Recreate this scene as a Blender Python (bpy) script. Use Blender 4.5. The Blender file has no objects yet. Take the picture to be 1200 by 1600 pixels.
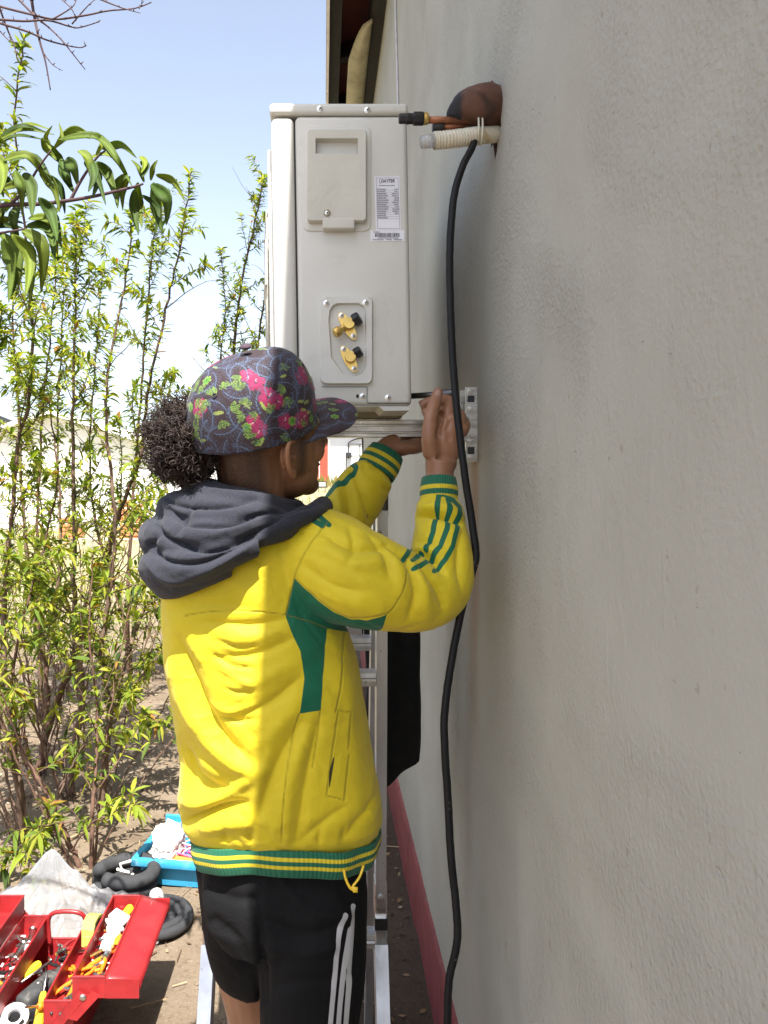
import bpy, bmesh, math, random
import numpy as np
from mathutils import Vector, Matrix, noise as mnoise

random.seed(7); RNG = np.random.default_rng(7)
SC = bpy.context.scene
COL = SC.collection
R = math.radians

# ------------------------------------------------------------------ camera, sky, sun, exposure
F, VX, VY, H = 1250.0, 505.0, 745.0, 1.45      # focal length and vanishing point in photo pixels, eye height in metres
cam_d = bpy.data.cameras.new('camera'); cam = bpy.data.objects.new('camera', cam_d); COL.objects.link(cam)
cam.location = (0, 0, H); cam.rotation_euler = (R(90), 0, 0)
cam_d.sensor_fit = 'VERTICAL'; cam_d.sensor_height = 24; cam_d.lens = 24 * F / 1600
cam_d.shift_x = (600 - VX) / 1600; cam_d.shift_y = -(800 - VY) / 1600
cam_d.clip_start = 0.05; cam_d.clip_end = 2000
SC.camera = cam

SUN = Vector((0.036, -0.475, 0.875)).normalized()          # towards the sun: behind the camera, just over the roof edge
wd = bpy.data.worlds.new('World'); SC.world = wd; wd.use_nodes = True
wn = wd.node_tree; bg = wn.nodes['Background']
sky = wn.nodes.new('ShaderNodeTexSky'); sky.sky_type = 'NISHITA'; sky.sun_disc = False
sky.sun_elevation = math.asin(SUN.z); sky.sun_rotation = math.atan2(SUN.x, SUN.y)
sky.air_density = 1.0; sky.dust_density = 7.0; sky.ozone_density = 0.5; sky.altitude = 1400
hz = wn.nodes.new('ShaderNodeHueSaturation'); hz.inputs['Saturation'].default_value = .68      # thin milky haze over the whole sky
wn.links.new(sky.outputs[0], hz.inputs['Color']); wn.links.new(hz.outputs[0], bg.inputs[0]); bg.inputs[1].default_value = 0.135
sl = bpy.data.lights.new('sun', 'SUN'); so = bpy.data.objects.new('sun', sl); COL.objects.link(so)
sl.energy = 5.0; sl.angle = R(0.35); sl.color = (1.0, 0.955, 0.88)
so.rotation_euler = (-SUN).to_track_quat('-Z', 'Y').to_euler(); so.location = (0, -5, 12)
SC.view_settings.view_transform = 'Standard'; SC.view_settings.look = 'None'
SC.view_settings.exposure = 1.42; SC.view_settings.gamma = 1.0; SC.view_settings.use_curve_mapping = False
SC.cycles.use_denoising = True
SC.cycles.max_bounces = 8; SC.cycles.diffuse_bounces = 4; SC.cycles.transparent_max_bounces = 12

# ------------------------------------------------------------------ helpers
def P(px, py, Y):
    """a point of the place at depth Y, read off the photo"""
    return ((px - VX) * Y / F, Y, H + (VY - py) * Y / F)
def PV(px, py, Y): return Vector(P(px, py, Y))

class MB:
    def __init__(s): s.v = []; s.f = []; s.m = []
    def add(s, vs, fs, mi=0):
        o = len(s.v); s.v += [tuple(map(float, v)) for v in vs]
        for f in fs: s.f.append(tuple(i + o for i in f)); s.m.append(mi)
        return s
    def box(s, x0, x1, y0, y1, z0, z1, mi=0, M=None):
        vs = [Vector((x, y, z)) for x in (x0, x1) for y in (y0, y1) for z in (z0, z1)]
        if M is not None: vs = [M @ v for v in vs]
        return s.add(vs, [(0, 1, 3, 2), (4, 6, 7, 5), (0, 4, 5, 1), (2, 3, 7, 6), (0, 2, 6, 4), (1, 5, 7, 3)], mi)
    def rbox(s, x0, x1, y0, y1, z0, z1, r=.005, seg=3, mi=0, M=None):
        bm = bmesh.new(); bmesh.ops.create_cube(bm, size=1)
        for v in bm.verts: v.co = Vector(((x0 + x1) / 2 + v.co.x * (x1 - x0), (y0 + y1) / 2 + v.co.y * (y1 - y0), (z0 + z1) / 2 + v.co.z * (z1 - z0)))
        bmesh.ops.bevel(bm, geom=bm.edges[:], offset=r, segments=seg, profile=.5, affect='EDGES')
        return s.bm(bm, mi, M)
    def bm(s, bm, mi=0, M=None):
        bm.verts.index_update()
        s.add([(M @ v.co) if M is not None else v.co for v in bm.verts], [[v.index for v in f.verts] for f in bm.faces], mi); bm.free(); return s
    def tube(s, pts, r, n=8, mi=0, caps=True, closed=False, flat=None):
        pts = [Vector(p) for p in pts]; k = len(pts)
        if not hasattr(r, '__len__'): r = [r] * k
        tan = []
        for i in range(k):
            a = pts[(i - 1) % k] if closed else pts[max(0, i - 1)]; b = pts[(i + 1) % k] if closed else pts[min(k - 1, i + 1)]
            t = (b - a); tan.append(t.normalized() if t.length > 1e-9 else Vector((0, 0, 1)))
        u = tan[0].cross(Vector((0, 0, 1)));
        if u.length < .1: u = tan[0].cross(Vector((1, 0, 0)))
        u.normalize(); vs = []
        for i in range(k):
            u = (u - tan[i] * u.dot(tan[i])); u.normalize(); w = tan[i].cross(u)
            for j in range(n):
                a = 2 * math.pi * j / n
                vs.append(pts[i] + u * (math.cos(a) * r[i]) + w * (math.sin(a) * r[i] * (flat or 1)))
        fs = []
        for i in range(k if closed else k - 1):
            i2 = (i + 1) % k
            for j in range(n): fs.append((i * n + j, i * n + (j + 1) % n, i2 * n + (j + 1) % n, i2 * n + j))
        if caps and not closed: fs.append(tuple(range(n - 1, -1, -1))); fs.append(tuple((k - 1) * n + j for j in range(n)))
        return s.add(vs, fs, mi)
    def lathe(s, prof, o, axis=(0, 0, 1), n=20, mi=0):
        ax = Vector(axis).normalized(); u = ax.cross(Vector((0, 0, 1)))
        if u.length < .1: u = ax.cross(Vector((1, 0, 0)))
        u.normalize(); w = ax.cross(u); o = Vector(o); vs = []
        for (r, h) in prof:
            for j in range(n):
                a = 2 * math.pi * j / n; vs.append(o + ax * h + (u * math.cos(a) + w * math.sin(a)) * r)
        k = len(prof)
        fs = [(i * n + j, i * n + (j + 1) % n, (i + 1) * n + (j + 1) % n, (i + 1) * n + j) for i in range(k - 1) for j in range(n)]
        fs.append(tuple(range(n - 1, -1, -1))); fs.append(tuple((k - 1) * n + j for j in range(n)))
        return s.add(vs, fs, mi)
    def prism(s, poly, ext, mi=0):
        k = len(poly); e = Vector(ext); a = [Vector(p) for p in poly]; b = [p + e for p in a]
        return s.add(a + b, [tuple(range(k)), tuple(range(2 * k - 1, k - 1, -1))] + [(i, (i + 1) % k, k + (i + 1) % k, k + i) for i in range(k)], mi)
    def grid(s, arr, mi=0, closed_u=False):
        nu, nv = arr.shape[:2]
        fs = []
        for i in range(nu if closed_u else nu - 1):
            for j in range(nv - 1):
                i2 = (i + 1) % nu; fs.append((i * nv + j, i2 * nv + j, i2 * nv + j + 1, i * nv + j + 1))
        return s.add(arr.reshape(-1, 3), fs, mi)
    def ellip(s, c, r, M=None, nu=20, nv=14, mi=0):
        vs = []; c = Vector(c)
        for i in range(nv + 1):
            t = math.pi * i / nv
            for j in range(nu):
                a = 2 * math.pi * j / nu
                p = c + Vector((r[0] * math.sin(t) * math.cos(a), r[1] * math.sin(t) * math.sin(a), r[2] * math.cos(t)))
                vs.append(M @ p if M is not None else p)
        fs = [(i * nu + j, (i + 1) * nu + j, (i + 1) * nu + (j + 1) % nu, i * nu + (j + 1) % nu) for i in range(nv) for j in range(nu)]
        return s.add(vs, fs, mi)
    def mesh(s, name='mesh', clean=True):
        me = bpy.data.meshes.new(name); me.from_pydata(s.v, [], s.f); me.polygons.foreach_set('material_index', s.m)
        if clean:
            bm = bmesh.new(); bm.from_mesh(me); bmesh.ops.remove_doubles(bm, verts=bm.verts, dist=1e-6)
            bmesh.ops.recalc_face_normals(bm, faces=bm.faces); bm.to_mesh(me); bm.free()
        return me
    def build(s, name, mats, parent=None, smooth=False, angle=None, clean=True):
        return link(name, s.mesh(name, clean), mats, parent, smooth, angle)

def link(name, me, mats, parent=None, smooth=False, angle=None):
    if not isinstance(mats, (list, tuple)): mats = [mats]
    if len(me.materials) == 0:
        for m in mats: me.materials.append(m)
    if smooth or angle:
        me.polygons.foreach_set('use_smooth', [True] * len(me.polygons))
        if angle:
            bm = bmesh.new(); bm.from_mesh(me); ca = R(angle)
            for e in bm.edges:
                if len(e.link_faces) == 2 and e.calc_face_angle(0) > ca: e.smooth = False
            bm.to_mesh(me); bm.free()
    o = bpy.data.objects.new(name, me); COL.objects.link(o)
    if parent is not None: attach(o, parent)
    return o
def world_loc(o):
    l = Vector(o.get('_loc', (0, 0, 0))); return l
def attach(o, parent):
    o.parent = parent
    loc = Vector(parent['_base']) if '_base' in parent else Vector((0, 0, 0))
    if loc.length: o.matrix_parent_inverse = Matrix.Translation(-loc)
BASES = []
def thing(name, label, cat, base=(0, 0, 0), group=None):
    o = bpy.data.objects.new(name, None); COL.objects.link(o); o.location = base; o.empty_display_size = .05
    o['_base'] = list(base); BASES.append(o)
    return tag(o, label, cat, group)
def tag(o, label, cat, group=None):
    o['label'] = label; o['category'] = cat
    if group: o['group'] = group
    return o
def kind(o, k): o['kind'] = k; return o

def evaluated(me, mods):
    """apply modifiers to a mesh without operators"""
    o = bpy.data.objects.new('work', me); COL.objects.link(o)
    for t, kw in mods:
        m = o.modifiers.new('m', t)
        for k, v in kw.items(): setattr(m, k, v)
    dg = bpy.context.evaluated_depsgraph_get(); dg.update()
    out = bpy.data.meshes.new_from_object(o.evaluated_get(dg)); bpy.data.objects.remove(o); return out
def union(mb, voxel=.004, it=6, fac=.5):
    me = evaluated(mb.mesh('u'), [('REMESH', dict(mode='VOXEL', voxel_size=voxel, use_smooth_shade=True)), ('SMOOTH', dict(factor=fac, iterations=it))])
    return me
def getv(me):
    a = np.empty(len(me.vertices) * 3, np.float32); me.vertices.foreach_get('co', a); return a.reshape(-1, 3).astype(float)
def setv(me, a): me.vertices.foreach_set('co', a.astype(np.float32).ravel()); me.update()
def getn(me):
    a = np.empty(len(me.vertices) * 3, np.float32); me.vertices.foreach_get('normal', a); return a.reshape(-1, 3).astype(float)
def fattr(me, name, vals):
    at = me.attributes.new(name, 'FLOAT', 'POINT'); at.data.foreach_set('value', np.asarray(vals, np.float32))
def cattr(me, name, vals):
    at = me.attributes.new(name, 'FLOAT_COLOR', 'POINT'); v = np.ones((len(vals), 4), np.float32); v[:, :3] = vals
    at.data.foreach_set('color', v.ravel())
def topx(v):
    """surface points as photo pixels, used to lay fabric panels and folds out on the cloth once, at build time"""
    return np.stack([VX + v[:, 0] * F / v[:, 1], VY - (v[:, 2] - H) * F / v[:, 1]], 1)
def dseg(p, line):
    """distance from 2-D points to a polyline, and position along it 0..1"""
    line = np.asarray(line, float); best = np.full(len(p), 1e9); tt = np.zeros(len(p)); n = len(line) - 1
    for i in range(n):
        a, b = line[i], line[i + 1]; ab = b - a
        t = np.clip(((p - a) @ ab) / max(ab @ ab, 1e-9), 0, 1)
        d = np.linalg.norm(p - (a + t[:, None] * ab), axis=1); m = d < best
        best[m] = d[m]; tt[m] = (i + t[m]) / n
    return best, tt
def inpoly(p, poly):
    poly = np.asarray(poly, float); c = np.zeros(len(p), bool); j = len(poly) - 1
    for i in range(len(poly)):
        a, b = poly[i], poly[j]
        with np.errstate(divide='ignore', invalid='ignore'):
            m = ((a[1] > p[:, 1]) != (b[1] > p[:, 1])) & (p[:, 0] < (b[0] - a[0]) * (p[:, 1] - a[1]) / (b[1] - a[1]) + a[0])
        c ^= m; j = i
    return c
def sdpoly(p, poly):
    d, _ = dseg(p, list(poly) + [poly[0]]); return np.where(inpoly(p, poly), d, -d)
def spline(pts, n=8):
    """Catmull-Rom through points of any dimension"""
    pts = [np.asarray(p, float) for p in pts]; out = []
    for i in range(len(pts) - 1):
        p0 = pts[max(i - 1, 0)]; p1 = pts[i]; p2 = pts[i + 1]; p3 = pts[min(i + 2, len(pts) - 1)]
        for k in range(n):
            t = k / n
            out.append(.5 * ((2 * p1) + (-p0 + p2) * t + (2 * p0 - 5 * p1 + 4 * p2 - p3) * t * t + (-p0 + 3 * p1 - 3 * p2 + p3) * t ** 3))
    out.append(pts[-1]); return out

# ------------------------------------------------------------------ materials
class NT:
    def __init__(s, name):
        s.mat = bpy.data.materials.new(name); s.mat.use_nodes = True; s.t = s.mat.node_tree
        s.b = s.t.nodes['Principled BSDF']; s.out = s.t.nodes['Material Output']; s.co = None
    def n(s, typ, **kw):
        nd = s.t.nodes.new(typ)
        for k, v in kw.items(): setattr(nd, k, v)
        return nd
    def l(s, a, b): s.t.links.new(a, b)
    def coord(s):
        if s.co is None: s.co = s.n('ShaderNodeTexCoord').outputs['Object']
        return s.co
    def noise(s, scale, detail=4, rough=.55, dist=0, vec=None, stretch=None, ridged=False):
        nd = s.n('ShaderNodeTexNoise')
        if ridged: nd.noise_type = 'RIDGED_MULTIFRACTAL'; nd.inputs['Lacunarity'].default_value = 2.1; nd.inputs['Offset'].default_value = .9; nd.inputs['Gain'].default_value = 1.6
        nd.inputs['Scale'].default_value = scale; nd.inputs['Detail'].default_value = detail
        nd.inputs['Roughness'].default_value = rough; nd.inputs['Distortion'].default_value = dist
        v = vec or s.coord()
        if stretch:
            mp = s.n('ShaderNodeMapping'); mp.inputs['Scale'].default_value = stretch; s.l(v, mp.inputs['Vector']); v = mp.outputs[0]
        s.l(v, nd.inputs['Vector']); return nd.outputs['Fac']
    def ramp(s, fac, stops):
        r = s.n('ShaderNodeValToRGB'); e = r.color_ramp.elements
        while len(e) < len(stops): e.new(.5)
        for el, (p, c) in zip(e, stops): el.position = p; el.color = (*c, 1) if len(c) == 3 else c
        s.l(fac, r.inputs[0]); return r.outputs[0]
    def math(s, op, a, b=None, clamp=False):
        m = s.n('ShaderNodeMath', operation=op); m.use_clamp = clamp
        for i, x in enumerate((a, b)):
            if x is None: continue
            if isinstance(x, (int, float)): m.inputs[i].default_value = x
            else: s.l(x, m.inputs[i])
        return m.outputs[0]
    def mix(s, fac, a, b, mode='MIX'):
        m = s.n('ShaderNodeMix', data_type='RGBA', blend_type=mode)
        for i, x in ((0, fac), (6, a), (7, b)):
            if isinstance(x, (int, float)): m.inputs[i].default_value = x
            elif isinstance(x, tuple): m.inputs[i].default_value = (*x, 1)
            else: s.l(x, m.inputs[i])
        return m.outputs[2]
    def sstep(s, x, lo, hi):
        m = s.n('ShaderNodeMapRange', interpolation_type='SMOOTHSTEP'); s.l(x, m.inputs[0]); m.inputs[1].default_value = lo; m.inputs[2].default_value = hi
        return m.outputs[0]
    def bump(s, h, strength=.3, dist=.002, prev=None):
        b = s.n('ShaderNodeBump'); b.inputs['Strength'].default_value = strength; b.inputs['Distance'].default_value = dist
        s.l(h, b.inputs['Height'])
        if prev is not None: s.l(prev, b.inputs['Normal'])
        return b.outputs[0]
    def attr(s, name, out='Fac'): a = s.n('ShaderNodeAttribute', attribute_name=name); return a.outputs[out]
    def set(s, base=None, rough=None, metal=None, normal=None, **kw):
        for k, v in (('Base Color', base), ('Roughness', rough), ('Metallic', metal), ('Normal', normal)):
            if v is None: continue
            if isinstance(v, (int, float)): s.b.inputs[k].default_value = v
            elif isinstance(v, tuple): s.b.inputs[k].default_value = (*v, 1)
            else: s.l(v, s.b.inputs[k])
        for k, v in kw.items(): s.b.inputs[k.replace('_', ' ')].default_value = v
        return s.mat
def pm(name, c, rough=.5, metal=0, var=.15, vs=25, bump=0, bs=150, bd=.001, dirt=None, **kw):
    t = NT(name); n = t.noise(vs, 5, .6)
    lo = tuple(x * (1 - var) for x in c); hi = tuple(min(1, x * (1 + var)) for x in c)
    col = t.ramp(n, [(.3, lo), (.7, hi)])
    if dirt: col = t.mix(t.sstep(t.noise(vs * .6, 6, .7, 1.5), .5, .75), col, dirt)
    rr = t.math('ADD', t.math('MULTIPLY', t.noise(vs * 2, 3), .25), rough - .12, True)
    nm = t.bump(t.noise(bs, 4), bump, bd) if bump else None
    return t.set(col, rr, metal, nm, **kw)

M = {}
# painted plaster wall
t = NT('painted_plaster')
n1 = t.noise(3.5, 6, .6); big = t.noise(1.1, 3, .5, .6)
col = t.ramp(n1, [(.25, (.365, .352, .302)), (.55, (.402, .39, .338)), (.85, (.445, .432, .38))])
stre = t.noise(5, 5, .6, .3, stretch=(1, 1, .12)); col = t.mix(t.math('MULTIPLY', t.sstep(stre, .5, .8), .14), col, (.33, .31, .27))
spk = t.sstep(t.noise(38, 3, .5, 0), .70, .76); col = t.mix(t.math('MULTIPLY', spk, .45), col, (.23, .19, .14))
# rust running down from the bracket plate
gx = t.n('ShaderNodeSeparateXYZ'); t.l(t.coord(), gx.inputs[0])
yy = t.math('ABSOLUTE', t.math('SUBTRACT', t.math('ADD', gx.outputs[1], t.math('MULTIPLY', t.noise(9, 3), .05)), 1.665))
rz = t.math('MULTIPLY', t.sstep(gx.outputs[2], .75, 1.42), t.math('SUBTRACT', 1.0, t.sstep(gx.outputs[2], 1.49, 1.53)))
rust = t.math('MULTIPLY', t.math('SUBTRACT', 1.0, t.sstep(yy, .004, .075)), rz)
col = t.mix(t.math('MULTIPLY', rust, .55), col, (.33, .15, .055))
# smudges and the unit's shade, painted grey into the wall colour
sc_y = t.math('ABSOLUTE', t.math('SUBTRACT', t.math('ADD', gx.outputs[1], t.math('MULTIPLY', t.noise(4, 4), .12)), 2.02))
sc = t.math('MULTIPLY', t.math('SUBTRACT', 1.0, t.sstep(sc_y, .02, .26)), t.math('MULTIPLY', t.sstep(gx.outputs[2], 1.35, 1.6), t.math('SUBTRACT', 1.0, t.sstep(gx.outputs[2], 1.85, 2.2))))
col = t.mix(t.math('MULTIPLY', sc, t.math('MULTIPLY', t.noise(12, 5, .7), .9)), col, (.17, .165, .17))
low_wall = t.math('SUBTRACT', 1.0, t.sstep(t.math('ADD', gx.outputs[2], t.math('MULTIPLY', t.noise(3, 5), .5)), .35, .85))
col = t.mix(t.math('MULTIPLY', low_wall, .3), col, (.30, .235, .19))  # browner and darker towards the foot of the wall
patch = t.sstep(t.noise(1.7, 3, .5, .8), .40, .62)
rh = t.math('MULTIPLY', t.noise(95, 6, .68, .1), t.math('ADD', t.math('MULTIPLY', patch, 1.0), .22))
vor = t.n('ShaderNodeTexVoronoi'); vor.inputs['Scale'].default_value = 140; t.l(t.coord(), vor.inputs['Vector'])
b1 = t.bump(t.noise(6, 3, .5), .16, .008)
b2 = t.bump(rh, .8, .0052, b1)
b3 = t.bump(t.math('MULTIPLY', vor.outputs['Distance'], t.math('ADD', patch, .12)), .6, .0026, b2)
b4 = t.bump(t.math('MULTIPLY', t.sstep(t.noise(30, 3, .6, .2, stretch=(1, 1, 1.8)), .70, .78), -1.0), .6, .004, b3)
trow = t.noise(5.5, 4, .5, .8, stretch=(1, 1.6, .7), ridged=True); b4 = t.bump(t.sstep(trow, .9, 1.6), .22, .003, b4)
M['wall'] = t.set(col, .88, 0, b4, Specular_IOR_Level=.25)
t = NT('red_skirting_paint'); n = t.noise(14, 6, .65)
col = t.ramp(n, [(.3, (.15, .022, .025)), (.65, (.24, .045, .045)), (.85, (.30, .12, .10))])
col = t.mix(t.sstep(t.noise(30, 6, .7), .6, .72), col, (.16, .12, .09))
M['skirt'] = t.set(col, .7, 0, t.bump(t.noise(90, 4), .6, .003))
M['dark_wood'] = pm('dark_stained_wood', (.006, .0035, .003), .75, bump=.4, bs=60, bd=.003)
M['red_roof'] = pm('red_brown_roof_sheet', (.11, .022, .016), .8, var=.3, vs=8)
M['fascia'] = pm('weathered_fascia_paint', (.80, .77, .76), .8, var=.15, vs=14, bump=.4, bs=70, bd=.002, dirt=(.55, .48, .45))
M['cream_sheet'] = pm('stained_cream_sheet', (.42, .38, .25), .7, var=.25, vs=7, dirt=(.22, .22, .08))
M['brick_hole'] = pm('broken_brick', (.085, .038, .028), .95, var=.45, vs=60, bump=.8, bs=120, bd=.006)
M['white_wire'] = pm('white_cable', (.62, .62, .64), .5)

M['ac'] = None
t = NT('air_conditioner_paint'); n = t.noise(7, 5, .6)
col = t.ramp(n, [(.3, (.58, .578, .535)), (.7, (.63, .625, .58))])
sm = t.math('MULTIPLY', t.sstep(t.noise(11, 6, .7, 1.0), .52, .75), .26); col = t.mix(sm, col, (.36, .34, .28))
M['ac'] = t.set(col, t.math('ADD', t.math('MULTIPLY', t.noise(30, 4), .2), .28), 0, t.bump(t.noise(260, 3), .06, .0006), Specular_IOR_Level=.5)
M['ac_plastic'] = pm('air_conditioner_plastic', (.56, .55, .485), .45, var=.06, vs=16, bump=.12, bs=500, bd=.0004, dirt=(.49, .475, .41))
M['ac_dark'] = pm('dark_gap', (.03, .03, .03), .8)
M['screw'] = pm('zinc_screw', (.75, .75, .73), .3, 1, var=.1)
M['slot'] = pm('screw_recess', (.03, .03, .035), .6)
M['brass'] = pm('brass', (.72, .50, .16), .32, 1, var=.2, vs=60, bump=.15, bs=400, bd=.0005)
M['black_plastic'] = pm('black_plastic', (.012, .012, .014), .42, bump=.15, bs=300, bd=.0005)
M['label'] = pm('white_label_paper', (.74, .75, .80), .5, var=.03)
M['ink'] = pm('label_ink', (.06, .06, .085), .6)
M['ink_grey'] = pm('faded_label_ink', (.22, .22, .27), .6)
M['base_pan'] = pm('beige_base_pan', (.33, .29, .20), .5, var=.25, vs=12)
t = NT('galvanised_steel'); n = t.noise(18, 6, .7, .8, stretch=(.25, 1, 3))
col = t.ramp(n, [(.25, (.30, .29, .27)), (.5, (.62, .60, .55)), (.75, (.85, .84, .82))])
M['galv'] = t.set(col, t.math('ADD', t.math('MULTIPLY', t.noise(50, 5, .7), .4), .12), 1, t.bump(t.noise(45, 4, .6, .5, stretch=(.3, 1, 2)), .25, .002))
t = NT('aluminium'); n = t.noise(20, 6, .65, .3, stretch=(1, 1, .15))
col = t.ramp(n, [(.3, (.50, .51, .53)), (.7, (.74, .75, .77))])
col = t.mix(t.sstep(t.noise(55, 4, .6), .66, .72), col, (.12, .115, .11))
M['alu'] = t.set(col, t.math('ADD', t.math('MULTIPLY', t.noise(40, 4), .3), .25), .85, t.bump(t.noise(70, 4), .15, .001))
M['alu_beige'] = pm('dusty_ladder_web', (.40, .355, .29), .6, .3, var=.25, vs=30, dirt=(.09, .07, .05))
M['steel_dark'] = pm('dark_steel', (.12, .115, .11), .4, 1, var=.3)
M['steel'] = pm('tool_steel', (.55, .55, .54), .3, 1, var=.25, vs=40)
M['black_cloth'] = pm('black_cloth', (.0045, .0045, .005), .95, bump=.3, bs=300, bd=.001)
# taped pipe bundle
t = NT('brown_pipe_wrap'); n = t.noise(22, 5, .6, .7)
col = t.ramp(n, [(.25, (.035, .018, .013)), (.5, (.10, .043, .025)), (.8, (.15, .07, .045))])
gx = t.n('ShaderNodeSeparateXYZ'); t.l(t.coord(), gx.inputs[0])
col = t.mix(t.math('SUBTRACT', 1.0, t.sstep(t.math('ADD', gx.outputs[0], t.math('MULTIPLY', t.noise(30, 3), .03)), .250, .262)), col, (.014, .013, .015))
M['wrap'] = t.set(col, .8, 0, t.bump(t.noise(60, 4, .6, .3), .35, .003))
M['copper'] = pm('copper_pipe', (.30, .13, .07), .5, .8, var=.3, vs=60)
M['drain'] = pm('white_corrugated_plastic', (.66, .62, .50), .45, var=.12, vs=20, dirt=(.50, .38, .2), Subsurface_Weight=.15)
M['drain_clear'] = pm('translucent_hose_end', (.66, .67, .66), .3, var=.05, Transmission_Weight=.5)
M['scuff'] = pm('scuffed_cable', (.11, .07, .06), .8)
M['cable'] = pm('black_rubber_cable', (.005, .005, .006), .55, var=.3, vs=30, bump=.25, bs=120, bd=.001, Specular_IOR_Level=.3)
M['foam'] = pm('black_foam_tube', (.032, .033, .037), .85, var=.25, vs=40, bump=.3, bs=250, bd=.001)

# skin
t = NT('skin'); n = t.noise(18, 5, .6)
col = t.ramp(n, [(.3, (.23, .105, .055)), (.7, (.31, .150, .082))])
shv = t.attr('stubble'); fine = t.noise(900, 2, .5)
col = t.mix(t.math('MULTIPLY', shv, t.math('ADD', t.math('MULTIPLY', t.sstep(fine, .4, .6), .35), .62)), col, (.018, .012, .010))
col = t.mix(t.math('MULTIPLY', t.attr('pale'), .75), col, (.42, .27, .22))
nb = t.bump(t.noise(420, 3), .25, .0006); nb = t.bump(t.noise(70, 3, .6, .5), .25, .0016, nb)
M['skin'] = t.set(col, .46, 0, nb, Subsurface_Weight=.12, Subsurface_Scale=.01)
M['hair'] = pm('dark_brown_curly_hair', (.027, .0145, .0105), .55, var=.6, vs=45)
# jacket cloth: colour panels and seams ride on attributes of the mesh
def cloth(name, yellow, green):
    t = NT(name); n = t.noise(9, 5, .6)
    yl = t.ramp(n, [(.3, tuple(c * .9 for c in yellow)), (.7, tuple(min(1, c * 1.06) for c in yellow))])
    gr = t.ramp(n, [(.3, tuple(c * .8 for c in green)), (.7, tuple(c * 1.15 for c in green))])
    col = t.mix(t.sstep(t.attr('green'), -.4, .4), yl, gr)
    sm = t.attr('seam'); col = t.mix(t.math('MULTIPLY', t.math('SUBTRACT', 1.0, t.sstep(sm, .6, 2.0)), .42), col, tuple(c * .35 for c in yellow))
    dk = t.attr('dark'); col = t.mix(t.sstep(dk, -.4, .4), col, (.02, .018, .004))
    col = t.mix(t.math('MULTIPLY', t.sstep(t.noise(14, 6, .7, .8), .58, .8), .12), col, tuple(c * .45 for c in yellow))
    w = t.noise(1500, 2, .5); nb = t.bump(w, .22, .0006)
    nb = t.bump(t.noise(26, 4, .55, .8), .28, .005, nb)
    nb = t.bump(t.noise(11, 3, .5, .9, stretch=(1, 1, 1.5), ridged=True), .30, .0035, nb)
    nb = t.bump(t.noise(30, 2, .5, .8, stretch=(1, 1, .6), ridged=True), .16, .0016, nb)
    nb = t.bump(t.sstep(sm, 0, 3.0), .8, .0016, nb)
    return t.set(col, .62, 0, nb, Sheen_Weight=.12, Sheen_Roughness=.5, Specular_IOR_Level=.3)
YEL, GRN = (.63, .50, .016), (.004, .115, .058)
M['jacket'] = cloth('yellow_tracksuit_cloth', YEL, GRN)
t = NT('striped_rib_knit')
col = t.mix(t.sstep(t.attr('green'), -.02, .02), YEL, GRN)
M['rib'] = t.set(col, .75, 0, t.bump(t.math('SINE', t.attr('rib')), .4, .0012), Sheen_Weight=.1)
t = NT('grey_marl_hood'); n = t.noise(700, 3, .7); col = t.ramp(n, [(.3, (.009, .010, .017)), (.55, (.019, .0215, .034)), (.75, (.045, .049, .066))])
nb = t.bump(t.noise(900, 3), .5, .0012); nb = t.bump(t.noise(14, 3, .5, .9, ridged=True), .4, .004, nb)
M['hood'] = t.set(col, .95, 0, nb, Sheen_Weight=.06, Sheen_Roughness=.6)
t = NT('black_shorts_cloth')
col = t.ramp(t.noise(12, 5), [(.3, (.0035, .0035, .004)), (.7, (.0065, .0065, .0075))])
col = t.mix(t.sstep(t.attr('white'), -.3, .3), col, (.46, .46, .47))
nb = t.bump(t.noise(1100, 2), .2, .0006); nb = t.bump(t.noise(20, 4, .55, 1.0), .45, .008, nb)
M['shorts'] = t.set(col, .85, 0, nb, Specular_IOR_Level=.2)
t = NT('floral_cap_print')
M['cap'] = t.set(t.attr('print', 'Color'), .8, 0, t.bump(t.noise(1400, 2), .2, .0006), Sheen_Weight=.1)
M['white_thread'] = pm('white_embroidery', (.75, .75, .75), .8)
M['eye'] = pm('eye_white', (.7, .66, .62), .2); M['iris'] = pm('brown_iris', (.02, .01, .006), .15)
M['shoe'] = pm('dark_shoe', (.03, .03, .035), .7); M['sole'] = pm('shoe_sole', (.5, .5, .48), .7)

# leaves
def leafmat(name, trans=.52):
    t = NT(name); c = t.attr('tint', 'Color'); n = t.noise(30, 4)
    col = t.mix(t.math('MULTIPLY', t.sstep(n, .45, .75), .25), c, (.02, .045, .008))
    t.set(col, .6, 0, t.bump(t.noise(150, 3), .35, .0015), Specular_IOR_Level=.28)
    tr = t.n('ShaderNodeBsdfTranslucent'); t.l(t.mix(1.0, c, (1.0, 1.0, .35), 'MULTIPLY'), tr.inputs[0])
    ms = t.n('ShaderNodeMixShader'); ms.inputs[0].default_value = trans
    t.l(t.b.outputs[0], ms.inputs[1]); t.l(tr.outputs[0], ms.inputs[2]); t.l(ms.outputs[0], t.out.inputs[0]); return t.mat
M['leaf'] = leafmat('peach_leaf')
M['bark'] = pm('peach_bark', (.115, .062, .042), .85, var=.4, vs=35, bump=.5, bs=130, bd=.003)
M['bark_grey'] = pm('grey_peach_bark', (.15, .095, .068), .9, var=.35, vs=25, bump=.6, bs=90, bd=.004)
M['twig'] = pm('bare_purple_twig', (.075, .04, .042), .8, var=.3)

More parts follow.
